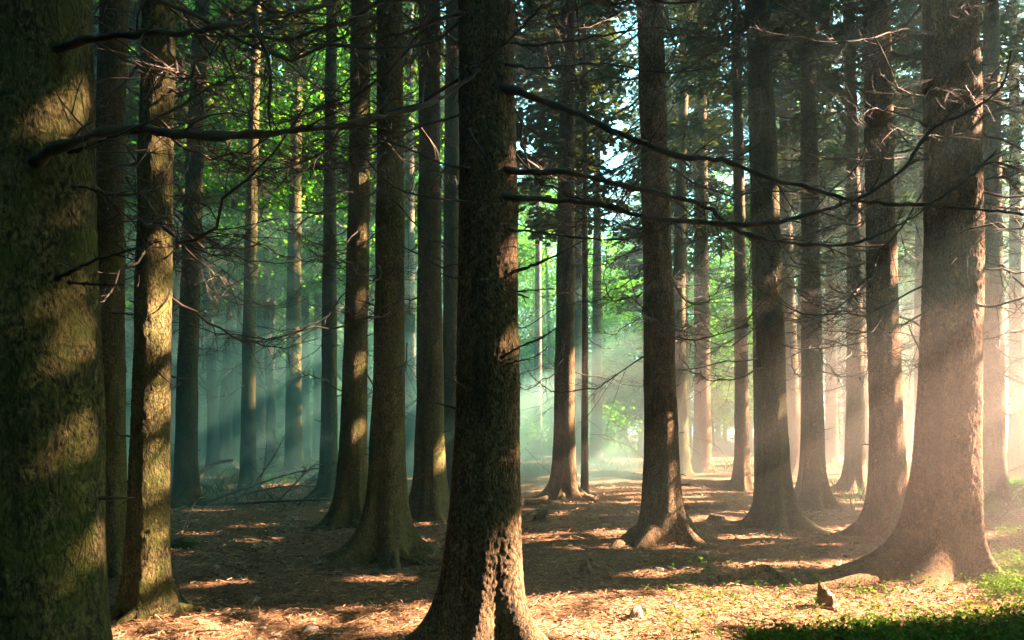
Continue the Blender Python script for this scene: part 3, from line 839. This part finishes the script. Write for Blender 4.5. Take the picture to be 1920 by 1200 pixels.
def bush_mesh(seed):
    rng = np.random.default_rng(seed); g = leaf_crown(rng, .1, 2.6, 1.5, 70, 22, .15)
    for k in range(7):
        q = twig_path(rng, np.array([rng.normal()*.15, rng.normal()*.15, -.1]), np.array([rng.normal()*.5, rng.normal()*.5, 1]), rng.uniform(1.4, 2.4), 7, .4)
        tube(g, q, np.linspace(.018, .004, 7), 4)
    return g.mesh('bush', LEAF, False)
BUSH = [bush_mesh(700+k) for k in range(4)]
for k in range(62):
    y = rs.uniform(33, 62); x = (rs.uniform(240, 1180)-CX)/F*y
    if k >= 46: y = rs.uniform(44, 66); x = (rs.uniform(1180, 2000)-CX)/F*y
    q = rs.uniform(.8, 1.7)
    o = link('bush', rs.choice(BUSH), None, (x, y, gh(x, y)), (0, 0, rs.uniform(0, 6.28)), (q, q, q))
    tag(o, 'hazy leafy bush low down behind the far trunks', 'bush', 'bushes behind the far trunks')

# ------------------------------------------------------------------ great bare branches, each grown from its own trunk
def limb(root, tr, pts, r0, r1, n_side, lmax, seed, sub=2, name='branch', side=6):
    """pts: (column, row, distance) -> real points in space, stored relative to the tree"""
    rng = np.random.default_rng(seed); g = Geo()
    W = np.array([px(a, b, d) for a, b, d in pts])-np.array(root.location)
    n = max(10, int(len(pts)*6))
    P = smooth_path(W, n); t = np.linspace(0, 1, n)
    seg = np.linalg.norm(np.diff(P, axis=0), axis=1).mean(); P[1:-1] += rng.normal(0, .085*seg, (n-2, 3))
    r = (r0+(r1-r0)*t**.8)*(1+.9*np.exp(-t/.035))
    tube(g, P, r, 8 if r0 > .012 else 5, True, .6, seed)
    twigs_on(g, rng, P, np.maximum(r, .008), 12, .075, 0)
    if n_side: twigs_on(g, rng, P, np.maximum(r, .006), n_side, lmax, sub)
    return g.build(name, TWIG, root)
L = lambda *a, **k: limb(N_left, T_left, *a, **k)
M = lambda *a, **k: limb(N_mid, T_mid, *a, **k)
L([(10, 345, 3.5), (70, 300, 3.3), (125, 272, 3.18), (180, 250, 3.12), (275, 243, 3.1), (380, 255, 3.1), (500, 250, 3.15), (600, 240, 3.2), (700, 222, 3.3), (790, 200, 3.4), (850, 170, 3.5), (900, 130, 3.6)], .029, .007, 12, .5, 401)
L([(100, 95, 3.4), (170, 72, 3.2), (270, 65, 3.1), (350, 60, 3.1), (430, 45, 3.1), (520, 33, 3.2), (600, 12, 3.3), (680, -20, 3.4)], .018, .006, 10, .5, 402)
L([(130, 285, 3.3), (180, 268, 3.1), (265, 235, 3.0), (330, 203, 3.0), (390, 165, 3.0), (445, 143, 3.0)], .011, .003, 7, .25, 403)
L([(110, 520, 3.35), (175, 490, 3.1), (240, 470, 3.0), (303, 452, 3.0)], .010, .0035, 3, .2, 404)
L([(140, 350, 3.3), (175, 355, 3.2), (215, 366, 3.1), (270, 360, 3.1), (335, 338, 3.2)], .007, .002, 5, .25, 405)
L([(130, 530, 3.3), (185, 533, 3.2), (232, 534, 3.2)], .007, .004, 0, 0, 406)
L([(478, 30, 3.15), (488, 70, 3.1), (503, 110, 3.1), (508, 160, 3.1), (504, 210, 3.12), (508, 245, 3.14)], .008, .006, 4, .3, 407)
M([(930, 165, 5.2), (970, 175, 5.15), (1050, 200, 5.1), (1150, 245, 5.0), (1280, 295, 4.9), (1355, 300, 4.9), (1430, 330, 4.9), (1530, 357, 4.9), (1620, 377, 4.9), (1760, 388, 5.0), (1930, 402, 5.1)], .025, .008, 22, .7, 411)
M([(930, 318, 5.2), (1000, 322, 5.1), (1070, 324, 5.1), (1170, 348, 5.1), (1270, 371, 5.2), (1330, 392, 5.2), (1365, 425, 5.2), (1430, 447, 5.2), (1530, 460, 5.2), (1605, 455, 5.2), (1680, 425, 5.2), (1745, 385, 5.2), (1830, 320, 5.2), (1868, 282, 5.2)], .022, .006, 26, .7, 412)
M([(925, 366, 5.2), (980, 372, 5.1), (1110, 382, 5.0), (1200, 405, 5.0), (1280, 415, 5.0), (1390, 422, 5.0), (1480, 411, 5.0), (1560, 390, 5.0), (1620, 366, 5.0), (1690, 320, 5.0), (1745, 245, 5.0), (1825, 205, 5.0), (1878, 160, 5.0), (1896, 95, 5.0)], .023, .006, 28, .7, 413)
M([(940, 430, 5.2), (1000, 435, 5.1), (1090, 446, 5.1), (1180, 448, 5.1), (1250, 425, 5.1), (1320, 380, 5.1)], .010, .003, 10, .4, 414)
M([(945, 515, 5.2), (985, 503, 5.1), (1040, 480, 5.0), (1100, 448, 5.0)], .012, .004, 4, .2, 415)
M([(950, 550, 5.2), (985, 545, 5.1), (1037, 541, 5.1)], .008, .004, 0, 0, 416)
M([(940, 672, 5.1), (975, 650, 5.0), (1010, 636, 5.0), (1040, 617, 5.0)], .010, .004, 2, .1, 417)
M([(950, 682, 5.15), (985, 674, 5.05), (1008, 666, 5.0), (1028, 650, 5.0)], .007, .003, 2, .1, 418)
M([(890, 316, 5.2), (860, 313, 5.1), (810, 300, 5.0), (770, 280, 5.0), (720, 262, 5.0), (670, 240, 5.0)], .010, .003, 10, .35, 419)
M([(890, 380, 5.2), (860, 377, 5.1), (800, 368, 5.0), (750, 356, 5.0), (710, 325, 5.0), (675, 285, 5.0)], .009, .003, 10, .35, 420)
M([(885, 520, 5.2), (855, 520, 5.1), (825, 513, 5.1)], .008, .005, 0, 0, 421)
M([(900, 250, 5.2), (880, 245, 5.0), (908, 290, 4.9), (915, 297, 4.9)], .013, .008, 0, 0, 422)
M([(885, 130, 5.2), (930, 95, 5.0), (975, 55, 4.9), (1030, -5, 4.8)], .014, .006, 8, .5, 423)
M([(930, 75, 5.2), (1000, 85, 5.0), (1100, 72, 4.9), (1220, 52, 4.8), (1330, 65, 4.8)], .010, .003, 16, .5, 424)
M([(935, 120, 5.2), (1010, 128, 5.0), (1120, 118, 4.9), (1240, 135, 4.9), (1360, 125, 4.9)], .010, .003, 16, .5, 425)
B_ = lambda *a, **k: limb(N_big, T_big, *a, **k)
B_([(1815, 250, 7.9), (1850, 215, 7.7), (1900, 200, 7.6), (1960, 190, 7.5)], .020, .008, 10, .6, 431)
B_([(1815, 320, 7.9), (1860, 305, 7.7), (1920, 320, 7.6), (1980, 345, 7.5)], .018, .008, 12, .6, 432)
B_([(1825, 570, 7.9), (1860, 575, 7.7), (1915, 560, 7.6), (1960, 552, 7.5)], .014, .006, 8, .5, 433)
B_([(1740, 235, 7.9), (1690, 215, 7.7), (1630, 205, 7.6), (1560, 215, 7.5), (1490, 205, 7.5)], .013, .004, 16, .6, 434)
B_([(1745, 60, 7.9), (1690, 55, 7.6), (1620, 75, 7.4), (1540, 78, 7.3), (1440, 60, 7.2), (1330, 30, 7.1)], .014, .004, 20, .7, 435)
B_([(1740, 300, 7.9), (1690, 298, 7.7), (1600, 300, 7.5), (1520, 290, 7.5), (1430, 260, 7.4)], .012, .004, 16, .6, 436)

# ------------------------------------------------------------------ on the forest floor
def blob(name, label, cat, x, y, size, material, seed, group=None, seg=18, sink=.3):
    g = Geo(); nu, nv = seg, seg//2+2
    th = np.linspace(0, 2*math.pi, nu, endpoint=False); ph = np.linspace(-math.pi/2, math.pi/2, nv)
    PH, TH = np.meshgrid(ph, th, indexing='ij')
    N = np.stack([np.cos(PH)*np.cos(TH), np.cos(PH)*np.sin(TH), np.sin(PH)], -1).reshape(-1, 3)
    r = 1+.22*fbm(N, 1.3, 3, seed)+.10*np.round(2*vnoise(N, 1.1, seed+4))/2
    P = N*r[:, None]*np.array(size)
    if material is MOSS: P = P*(1+.22*fbm(N, 5.0, 3, seed+8))[:, None]
    i = np.arange(nv-1)[:, None]*nu; j = np.arange(nu)[None, :]; k = (j+1) % nu
    g.add(P, np.stack([i+j, i+k, i+nu+k, i+nu+j], -1).reshape(-1, 4))
    o = g.build(name, material)
    o.location = (x, y, gh(x, y)+size[2]*(1-2*sink)*.5); o.rotation_euler = (0, 0, seed*1.3)
    return tag(o, label, cat, group)
def floor_xy(cx, cy_): d = F*CAMZ/(cy_-HY); return (cx-CX)/F*d, d
x, y = floor_xy(1193, 1165); blob('stone', 'pale pointed stone in the brightest sun right of the middle trunk foot', 'stone', x, y, (.075, .05, .075), STONE, 1)
x, y = floor_xy(347, 1028); blob('mossy_stone', 'mossy green hump beside the mossy olive trunk', 'stone', x, y, (.20, .17, .10), MOSS, 2, seg=44)
rs2 = random.Random(9)
for k in range(26):
    a, b = rs2.uniform(330, 1450), rs2.choice([rs2.uniform(960, 1190), rs2.uniform(1050, 1195)])
    x, y = floor_xy(a, b); s = rs2.uniform(.02, .055)
    blob('stone', 'small stone lying among the brown needle litter', 'stone', x, y, (s*1.4, s, s*.7), STONE, 20+k, 'stones in the litter', 10)

def stump(label, cx, cy_, r, h, seed, jag=.5):
    x, y = floor_xy(cx, cy_); rng = np.random.default_rng(seed); g = Geo(); seg, nz = 36, 18
    th = np.linspace(0, 2*math.pi, seg, endpoint=False); u = np.linspace(0, 1, nz)
    U, TH = np.meshgrid(u, th, indexing='ij')
    top = h*(1-jag*(.5+.5*np.sin(TH*1+seed))-jag*.35*np.abs(vnoise(np.stack([np.cos(th)*2, np.sin(th)*2, th*0], 1), 2.2, seed))[None, :])
    rr = r*(1+.7*np.exp(-U*h/.06)*(1+.4*np.sin(5*TH+seed))+.10*np.sin(9*TH+seed)*U-.25*U)
    Z = -.05+U*(top+.05)
    P = np.stack([rr*np.cos(TH), rr*np.sin(TH), Z], -1).reshape(-1, 3)
    P += .006*np.stack([vnoise(P, 40, seed+q) for q in range(3)], 1)
    i = np.arange(nz-1)[:, None]*seg; j = np.arange(seg)[None, :]; k = (j+1) % seg
    Q = np.stack([i+j, i+k, i+seg+k, i+seg+j], -1).reshape(-1, 4)
    P = np.vstack([P, [0, 0, h*.35]])
    g.add(P, Q, [((nz-1)*seg+a, (nz-1)*seg+(a+1) % seg, nz*seg) for a in range(seg)])
    o = g.build('tree_stump', DEADWOOD); o.location = (x, y, gh(x, y))
    return tag(o, label, 'stump')
stump('small splintered stump in the sunny foreground, left of the green ground plants', 1552, 1142, .085, .22, 2, .6)
stump('rotten little stump in the shade right of the middle trunk', 1015, 978, .13, .17, 4, .6)
stump('low broken stump stub in shade in front of the root lump spruce', 1097, 1078, .06, .13, 6, .7)
stump('dark low stump between the root lump spruce and the leaning spruce', 1345, 976, .13, .11, 8, .3)

def log(name, label, pts, r0, r1, material, seed, twigs=0, lmax=.4, cat='log', sub=2):
    rng = np.random.default_rng(seed)
    W = np.array([(*floor_xy(a, b), 0) for a, b, *_ in pts])
    W[:, 2] = [gh(p[0], p[1])+(q[2] if len(q) > 2 else r0*.5) for p, q in zip(W, pts)]
    c = W[0].copy(); g = Geo(); n = max(12, 6*len(pts)); P = smooth_path(W-c, n)
    r = np.linspace(r0, r1, n)
    tube(g, P, r, 10 if r0 > .03 else 5, True, .25, seed)
    if twigs: twigs_on(g, rng, P, np.maximum(r, .006), twigs, lmax, sub, flat=.5)
    o = g.build(name, material); o.location = c
    return tag(o, label, cat)
log('fallen_log', 'dark mossy log lying across the back behind the thin bare pole', [(1095, 892), (1160, 896), (1215, 902)], .14, .12, BARK_TAN, 1)
log('fallen_log', 'low rotting log left of the thin dark spruce in the glow', [(1275, 913), (1320, 915), (1372, 918)], .15, .12, BARK_TAN, 2)
log('fallen_log', 'short log half sunk in needles in front of the grey spruce', [(985, 948), (1020, 946), (1048, 944)], .06, .05, BARK_TAN, 3)
log('fallen_log', 'thin dark log on the floor behind the root lump spruce', [(1285, 956), (1325, 954), (1362, 952)], .06, .05, BARK_RUST_GLOW, 4)
log('fallen_stick', 'pale leaning stick rising from the mossy green hump', [(340, 1003, .02), (352, 985, .14), (368, 972, .30), (392, 966, .36)], .018, .008, DEADWOOD, 5, 2, .15, 'stick')
log('bark_slab', 'long reddish slab of wood in the sunny litter, peaked in the middle', [(1350, 1098, .02), (1400, 1092, .05), (1432, 1086, .10), (1465, 1094, .04), (1485, 1103, .01)], .045, .025, BARK_RUST_GLOW, 6, 0, 0, 'wood')
# brush pile
bp = [
 ('thick broken branch poking up at the left end of the brush pile', [(330, 930, .25), (370, 926, .45), (405, 922, .65), (436, 920, .72)], .035, .02, 4),
 ('long bowed branch running the length of the brush pile', [(380, 948, .05), (450, 944, .25), (530, 938, .5), (600, 930, .6), (635, 925, .5)], .018, .006, 12),
 ('forked branch rising steeply from the brush pile', [(440, 942, .05), (480, 938, .4), (515, 934, .9), (535, 930, 1.3)], .015, .005, 10),
 ('low flat branch lying under the brush pile', [(370, 950, .03), (450, 952, .08), (540, 950, .12), (640, 948, .1)], .02, .008, 14),
 ('arching branch at the right end of the brush pile', [(520, 945, .05), (560, 940, .45), (590, 935, .7), (630, 928, .6)], .013, .005, 12),
 ('twiggy branch standing up behind the brush pile', [(480, 936, .05), (495, 930, .6), (500, 926, 1.2), (498, 924, 1.6)], .011, .004, 8),
 ('tangled branch in the middle of the brush pile', [(430, 946, .1), (500, 944, .3), (560, 942, .35), (610, 940, .25)], .012, .004, 16),
 ('wiry branch leaning against the knobbly spruce', [(560, 950, .03), (595, 946, .35), (622, 940, .7)], .012, .004, 12),
]
for k, (lab, pts, r0, r1, tw) in enumerate(bp):
    log('fallen_branch', lab, pts, r0*1.7, r1*1.5, TWIG, 500+k, int(tw*1.6), .95, 'branch', 3)
bp2 = [
 ('drooping bare branch arching down behind the thin bare pole', [(1105, 900, 1.3), (1140, 898, 1.2), (1170, 896, .8), (1185, 896, .1)], .012, .004, 9),
 ('bare branch bowed over the dark mossy log', [(1130, 895, 1.15), (1180, 894, .9), (1215, 893, .4), (1230, 893, .1)], .012, .004, 9),
 ('brush twig tangle right beside the middle trunk', [(985, 900, .9), (1010, 902, .5), (1035, 904, .2), (1050, 905, .05)], .012, .004, 12),
 ('bare bowed branch right of the root lump spruce', [(1290, 905, 1.0), (1315, 905, .7), (1328, 906, .1)], .012, .004, 8),
 ('long bowed branch in rosy mist beside the low rotting log', [(1300, 900, 1.2), (1340, 902, 1.0), (1370, 904, .5), (1385, 905, .1)], .012, .004, 9),
 ('dry branch tangle at the far right edge by the misty trunk', [(1960, 930, .9), (1925, 930, .7), (1890, 932, .55)], .012, .005, 8),
 ('curved dry branch lying in the lit grass at the right edge', [(1870, 985, .05), (1890, 980, .2), (1915, 972, .45), (1940, 966, .5)], .015, .006, 5),
]
for k, (lab, pts, r0, r1, tw) in enumerate(bp2):
    log('fallen_branch', lab, pts, r0, r1, TWIG, 600+k, tw, .7, 'branch')
for k in range(44):
    a, b = rs2.uniform(330, 1650), rs2.uniform(980, 1190)
    ln = rs2.uniform(25, 90); dy = rs2.uniform(-14, 14)
    log('fallen_stick', 'thin dry stick lying flat in the brown litter', [(a, b, .012), (a+ln*.5, b+dy*.5+rs2.uniform(-3, 3), .03), (a+ln, b+dy, .015)], .007, .004, DEADWOOD, 700+k, 1 if k % 2 else 0, .12, 'stick')['group'] = 'dry sticks in the litter'

# exposed roots belong to their trees
def root_part(tree, pts, r0, r1, material, seed):
    W = np.array([(*floor_xy(a, b), 0) for a, b, _ in pts]); W[:, 2] = [gh(p[0], p[1])+q[2] for p, q in zip(W, pts)]
    g = Geo(); n = 6*len(pts); P = smooth_path(W-np.array(tree.location), n)
    tube(g, P, np.linspace(r0, r1, n), 12, True, .2, seed)
    return g.build('root', material, tree)
root_part(N_big, [(1772, 1062, .10), (1805, 1062, .08), (1838, 1066, .04), (1868, 1070, .0), (1890, 1073, -.05)], .05, .025, BARK_RUST_GLOW, 801)
root_part(N_big, [(1720, 1055, .2), (1660, 1085, .06), (1590, 1098, .02), (1520, 1103, -.01), (1450, 1108, -.06)], .13, .05, BARK_RUST_GLOW, 802)
root_part(olive_ids[10], [(1200, 1012, .10), (1180, 1022, .08), (1160, 1028, .03), (1140, 1032, -.06)], .09, .05, BARK_TAN, 803)
root_part(olive_ids[6], [(690, 1040, .10), (650, 1046, .03), (615, 1050, -.03)], .07, .03, BARK_OLIVE, 804)
root_part(olive_ids[6], [(735, 1052, .14), (742, 1064, .04), (748, 1072, -.03)], .07, .03, BARK_OLIVE, 805)
root_part(olive_ids[7], [(640, 985, .08), (605, 992, .02), (570, 998, -.03)], .06, .03, BARK_OLIVE, 806)
root_part(olive_ids[15], [(1085, 930, .12), (1105, 938, .03), (1130, 944, -.03)], .07, .03, BARK_TAN, 807)

# litter: needles, twigs and dead leaves nobody could count
def litter(n, seed):
    rng = np.random.default_rng(seed); g = Geo()
    b = HY+np.exp(rng.uniform(math.log(105), math.log(415), n)); d = F*CAMZ/(b-HY)
    x = rng.uniform(-.67, .67, n)*d
    z = ground_h(x, d)
    k = rng.random(n) < .87
    # straws
    m = int(k.sum()); a = rng.uniform(0, 6.283, m); Ln = rng.uniform(.02, .09, m)*np.where(rng.random(m) < .12, 2.2, 1); w = rng.uniform(.0012, .003, m)*np.clip(d[k]/6, 1, 3)
    e = np.stack([np.cos(a), np.sin(a), rng.normal(.05, .22, m)], 1); s = np.stack([-np.sin(a), np.cos(a), rng.normal(0, .6, m)], 1)
    P = np.stack([x[k], d[k], z[k]+.012+rng.uniform(0, .02, m)], 1)
    Vv = np.stack([P-e*Ln[:, None]*.5-s*w[:, None], P-e*Ln[:, None]*.5+s*w[:, None], P+e*Ln[:, None]*.5+s*w[:, None], P+e*Ln[:, None]*.5-s*w[:, None]], 1)
    g.add(Vv.reshape(-1, 3), np.arange(m*4).reshape(-1, 4))
    # leaves, folded along the rib
    k = ~k; m = int(k.sum()); a = rng.uniform(0, 6.283, m); S = (rng.uniform(.07, .17, m)**2)[:, None]
    e = np.stack([np.cos(a), np.sin(a), rng.normal(0, .3, m)], 1); s = np.stack([-np.sin(a), np.cos(a), rng.normal(.2, .5, m)], 1); s2 = np.stack([np.sin(a), -np.cos(a), rng.normal(.2, .5, m)], 1)
    P = np.stack([x[k], d[k], z[k]+.012], 1)
    Vv = np.stack([P-e*S, P+s*S*.6, P+e*S*1.1, P+s2*S*.6], 1).reshape(-1, 3); o = np.arange(m)[:, None]*4
    g.add(Vv, None, np.concatenate([o+np.array([[0, 2, 1]]), o+np.array([[0, 3, 2]])], 0))
    return tag(g.build('leaf_litter', LITTER, None, False), None, None, None, 'stuff')
litter(75000, 31)

# low green plants at the lower right
def herbs(n, seed):
    rng = np.random.default_rng(seed); g = Geo(); Ps = []
    while len(Ps) < n:
        a = rng.uniform(1180, 2000); b = rng.uniform(985, 1260)
        w = 0
        top = 1198-(a-1400)*.115
        if b > 1120 and a > 1400: w = np.clip((b-top+10)/34, 0, 1)**1.3
        if a > 1800 and b < 1125: w = max(w, np.clip((a-1850+(b-1040)*.3)/50, 0, 1))
        w = max(w, (.05 if a > 1250 else .012) if b > 1060 else .004)
        x, y = floor_xy(a, b)
        if rng.random() < w*(y/6.5)**2*.8*(0.55+0.6*vnoise(np.array([[x, y, 0]]), 2.2, 4)[0]): Ps.append((x, y))
    for x, y in Ps:
        z = gh(x, y); h = rng.uniform(.04, .17); nl = rng.integers(3, 7)
        st = twig_path(rng, np.array([x, y, z-.01]), np.array([rng.normal()*.3, rng.normal()*.3, 1]), h, 4, .3)
        tube(g, st, .0015, 3, False)
        for k in range(nl):
            p = st[rng.integers(1, 4)]; a = rng.uniform(0, 6.283); L_ = rng.uniform(.014, .034)*(1.7 if rng.random() < .12 else 1); tl = rng.uniform(-.5, .5)
            e = np.array([math.cos(a), math.sin(a), tl]); s = np.array([-math.sin(a), math.cos(a), rng.normal()*.3])
            c = p+e*L_*.5
            g.add([p, c-s*L_*.42+[0, 0, .004], p+e*L_*1.1-[0, 0, L_*.25], c+s*L_*.42+[0, 0, .004], c], None, [(0, 1, 4), (1, 2, 4), (2, 3, 4), (3, 0, 4)])
    return tag(g.build('ground_cover', HERB, None, False), None, None, None, 'stuff')
herbs(7000, 41)

# grass and low green growth deep in the stand
def grass(seed):
    rng = np.random.default_rng(seed); g = Geo()
    n = 16000; y = rng.uniform(13, 34, n); x = rng.uniform(-.64, .66, n)*y
    q = vnoise(np.stack([x, y, 0*x], 1), .35, 6)
    left = np.clip((-x/y-.22)/.1, 0, 1)*np.clip((y-14)/4, 0, 1); right = np.clip((x/y-.36)/.1, 0, 1)*np.clip((y-11)/5, 0, 1)
    far = np.clip((y-24)/4, 0, 1)*.7
    k = rng.random(n) < np.maximum(np.maximum(left, right), far)*(.6+.6*q)
    x, y = x[k], y[k]; m = len(x); z = ground_h(x, y)
    a = rng.uniform(0, 6.283, m); h = rng.uniform(.08, .35, m)[:, None]; w = .012
    P = np.stack([x, y, z-.01], 1); s = np.stack([np.cos(a), np.sin(a), 0*a], 1)*w
    b = np.stack([rng.normal(0, .3, m), rng.normal(0, .3, m), np.ones(m)], 1)
    V = np.stack([P-s, P+s, P+b*h*.6+s*.8+.0, P+b*h*[1.4, 1.4, 1.0]], 1).reshape(-1, 3)
    g.add(V, np.arange(m*4).reshape(-1, 4))
    return tag(g.build('grass', FERN, None, False), None, None, None, 'stuff')
grass(51)

def fern(x, y, s, label, group=None, seed=0):
    rng = np.random.default_rng(seed); g = Geo()
    for f in range(9):
        a = 6.283*f/9+rng.normal()*.25; L_ = s*rng.uniform(.7, 1.1); n = 12; t = np.linspace(0, 1, n)
        P = np.stack([np.cos(a)*L_*t*.9, np.sin(a)*L_*t*.9, L_*(1.1*t-1.0*t*t)], 1)
        sd = np.array([-math.sin(a), math.cos(a), 0])
        for k in range(1, n):
            for sg in (-1, 1):
                e = sd*sg*L_*.24*math.sin(math.pi*min(1, t[k]*.85+.15))**.8+np.array([math.cos(a), math.sin(a), -.3])*L_*.06
                b = (P[k]-P[k-1])*.4
                g.add([P[k]-b, P[k]+e, P[k]+b], None, [(0, 1, 2)])
    o = g.build('fern', FERN, None, False); o.location = (x, y, gh(x, y))
    return tag(o, label, 'fern', group)
xm_, ym_ = floor_xy(352, 1030)
fern(xm_, ym_, .22, 'small green fern sprouting over the mossy green hump', None, 99)
for k in range(16):
    yy = rs2.uniform(17, 30); a = rs2.choice([rs2.uniform(230, 640), rs2.uniform(1700, 1920)])
    fern((a-CX)/F*yy, yy, rs2.uniform(.4, .8), 'hazy green fern clump in the undergrowth between far trunks', 'ferns in the undergrowth', k)

# ------------------------------------------------------------------ say which one each far tree, bush and fern is
MARK = sorted([(70, 'massive edge trunk'), (205, 'dark shaded trunk'), (285, 'mossy olive trunk'), (352, 'teal hazed spruce'), (425, 'pale crooked trunk'), (467, 'slender spruce'),
  (551, 'scarred spruce'), (618, 'knobbly spruce'), (665, 'slim sunlit spruce'), (728, 'wide flared spruce'), (807, 'torn foot spruce'), (912, 'thick middle trunk'),
  (1060, 'fluted grey spruce'), (1238, 'root lump spruce'), (1391, 'thin dark spruce'), (1447, 'leaning spruce'), (1523, 'tapering striped spruce'), (1603, 'bright foot spruce'),
  (1660, 'rust brown trunk'), (1772, 'broad misted trunk'), (1862, 'last misty trunk')])
KIND = {'faint spruces deep in the stand': 'faint spruce', 'low crowned spruces in the glow': 'low crowned spruce', 'leafy trees behind the spruces': 'green leafy tree', 'leafy trees on the far rim of the clearing': 'hazy leafy tree',
  'spruces on the far rim of the clearing': 'hazy distant spruce', 'bushes behind the far trunks': 'hazy leafy bush', 'ferns in the undergrowth': 'hazy green fern'}
ORD = ['nearest', 'second nearest', 'third nearest', 'fourth nearest', 'fifth nearest', 'sixth nearest', 'seventh nearest', 'eighth nearest', 'ninth nearest', 'tenth nearest', 'eleventh nearest', 'twelfth nearest']
slots = {}
for o in COL.objects:
    k = KIND.get(o.get('group'))
    if not k or o.location.y <= 0: continue
    col = CX+o.location.x/o.location.y*F
    if not 0 < col < 1920: continue
    i = sum(col > m[0] for m in MARK)
    where = 'beside the '+MARK[0][1] if i == 0 else 'outside the '+MARK[-1][1] if i == len(MARK) else 'between the %s and the %s' % (MARK[i-1][1], MARK[i][1])
    slots.setdefault((k, where), []).append(o)
for (k, where), os_ in slots.items():
    os_.sort(key=lambda o: o.location.y)
    for i, o in enumerate(os_): o['label'] = k+' '+where+('' if len(os_) == 1 else ', '+ORD[min(i, 11)]+' there')

# ------------------------------------------------------------------ haze
bx = 150.0
g = Geo()
c = np.array([(sx*bx, sy*bx, z) for z in (-1.6, 24.5) for sx, sy in ((-1, -1), (1, -1), (1, 1), (-1, 1))])
g.add(c, [(3, 2, 1, 0), (4, 5, 6, 7), (0, 1, 5, 4), (1, 2, 6, 5), (2, 3, 7, 6), (3, 0, 4, 7)])
m, n, l = mat('haze')
out = n.new('ShaderNodeOutputMaterial'); pv = n.new('ShaderNodeVolumePrincipled')
pv.inputs['Color'].default_value = (0.64, 0.97, 0.92, 1)
pv.inputs['Density'].default_value = HAZE_DENSITY
pv.inputs['Anisotropy'].default_value = 0.7
l.new(pv.outputs[0], out.inputs['Volume'])
tag(g.build('haze', m, None, False), None, None, None, 'stuff')

def mist(cx, cy_, cz, rx, ry, rz, dens, col, aniso, seed):
    """a bank of ground mist: a closed lens of even density resting on the floor"""
    g = Geo(); nu, nv = 48, 25
    th = np.linspace(0, 2*math.pi, nu, endpoint=False); ph = np.linspace(-math.pi/2, math.pi/2, nv)
    PH, TH = np.meshgrid(ph, th, indexing='ij')
    N = np.stack([np.cos(PH)*np.cos(TH), np.cos(PH)*np.sin(TH), np.sin(PH)], -1).reshape(-1, 3)
    P = N*(1+.10*vnoise(N, 1.6, seed))[:, None]*np.array([rx, ry, rz])+np.array([cx, cy_, cz])
    P[:, 2] = np.maximum(P[:, 2], -.9)
    i = np.arange(nv-1)[:, None]*nu; j = np.arange(nu)[None, :]; k = (j+1) % nu
    g.add(P, np.stack([i+j, i+k, i+nu+k, i+nu+j], -1).reshape(-1, 4))
    m, n, l = mat('mist')
    out = n.new('ShaderNodeOutputMaterial'); pv = n.new('ShaderNodeVolumePrincipled')
    pv.inputs['Color'].default_value = (*col, 1); pv.inputs['Density'].default_value = dens; pv.inputs['Anisotropy'].default_value = aniso
    l.new(pv.outputs[0], out.inputs['Volume'])
    tag(g.build('mist', m), None, None, None, 'stuff')
mist(7.8, 16.7, 0.6, 8.8, 12.4, 3.7, 0.0175, (1.0, 0.80, 0.70), 0.5, 1)
mist(-8.5, 26.0, 0.0, 13.0, 12.5, 4.6, 0.050, (0.40, 1.0, 0.84), 0.2, 2)
mist(-9.0, 27.0, 0.0, 15.0, 14.0, 8.5, 0.022, (0.40, 1.0, 0.84), 0.2, 3)
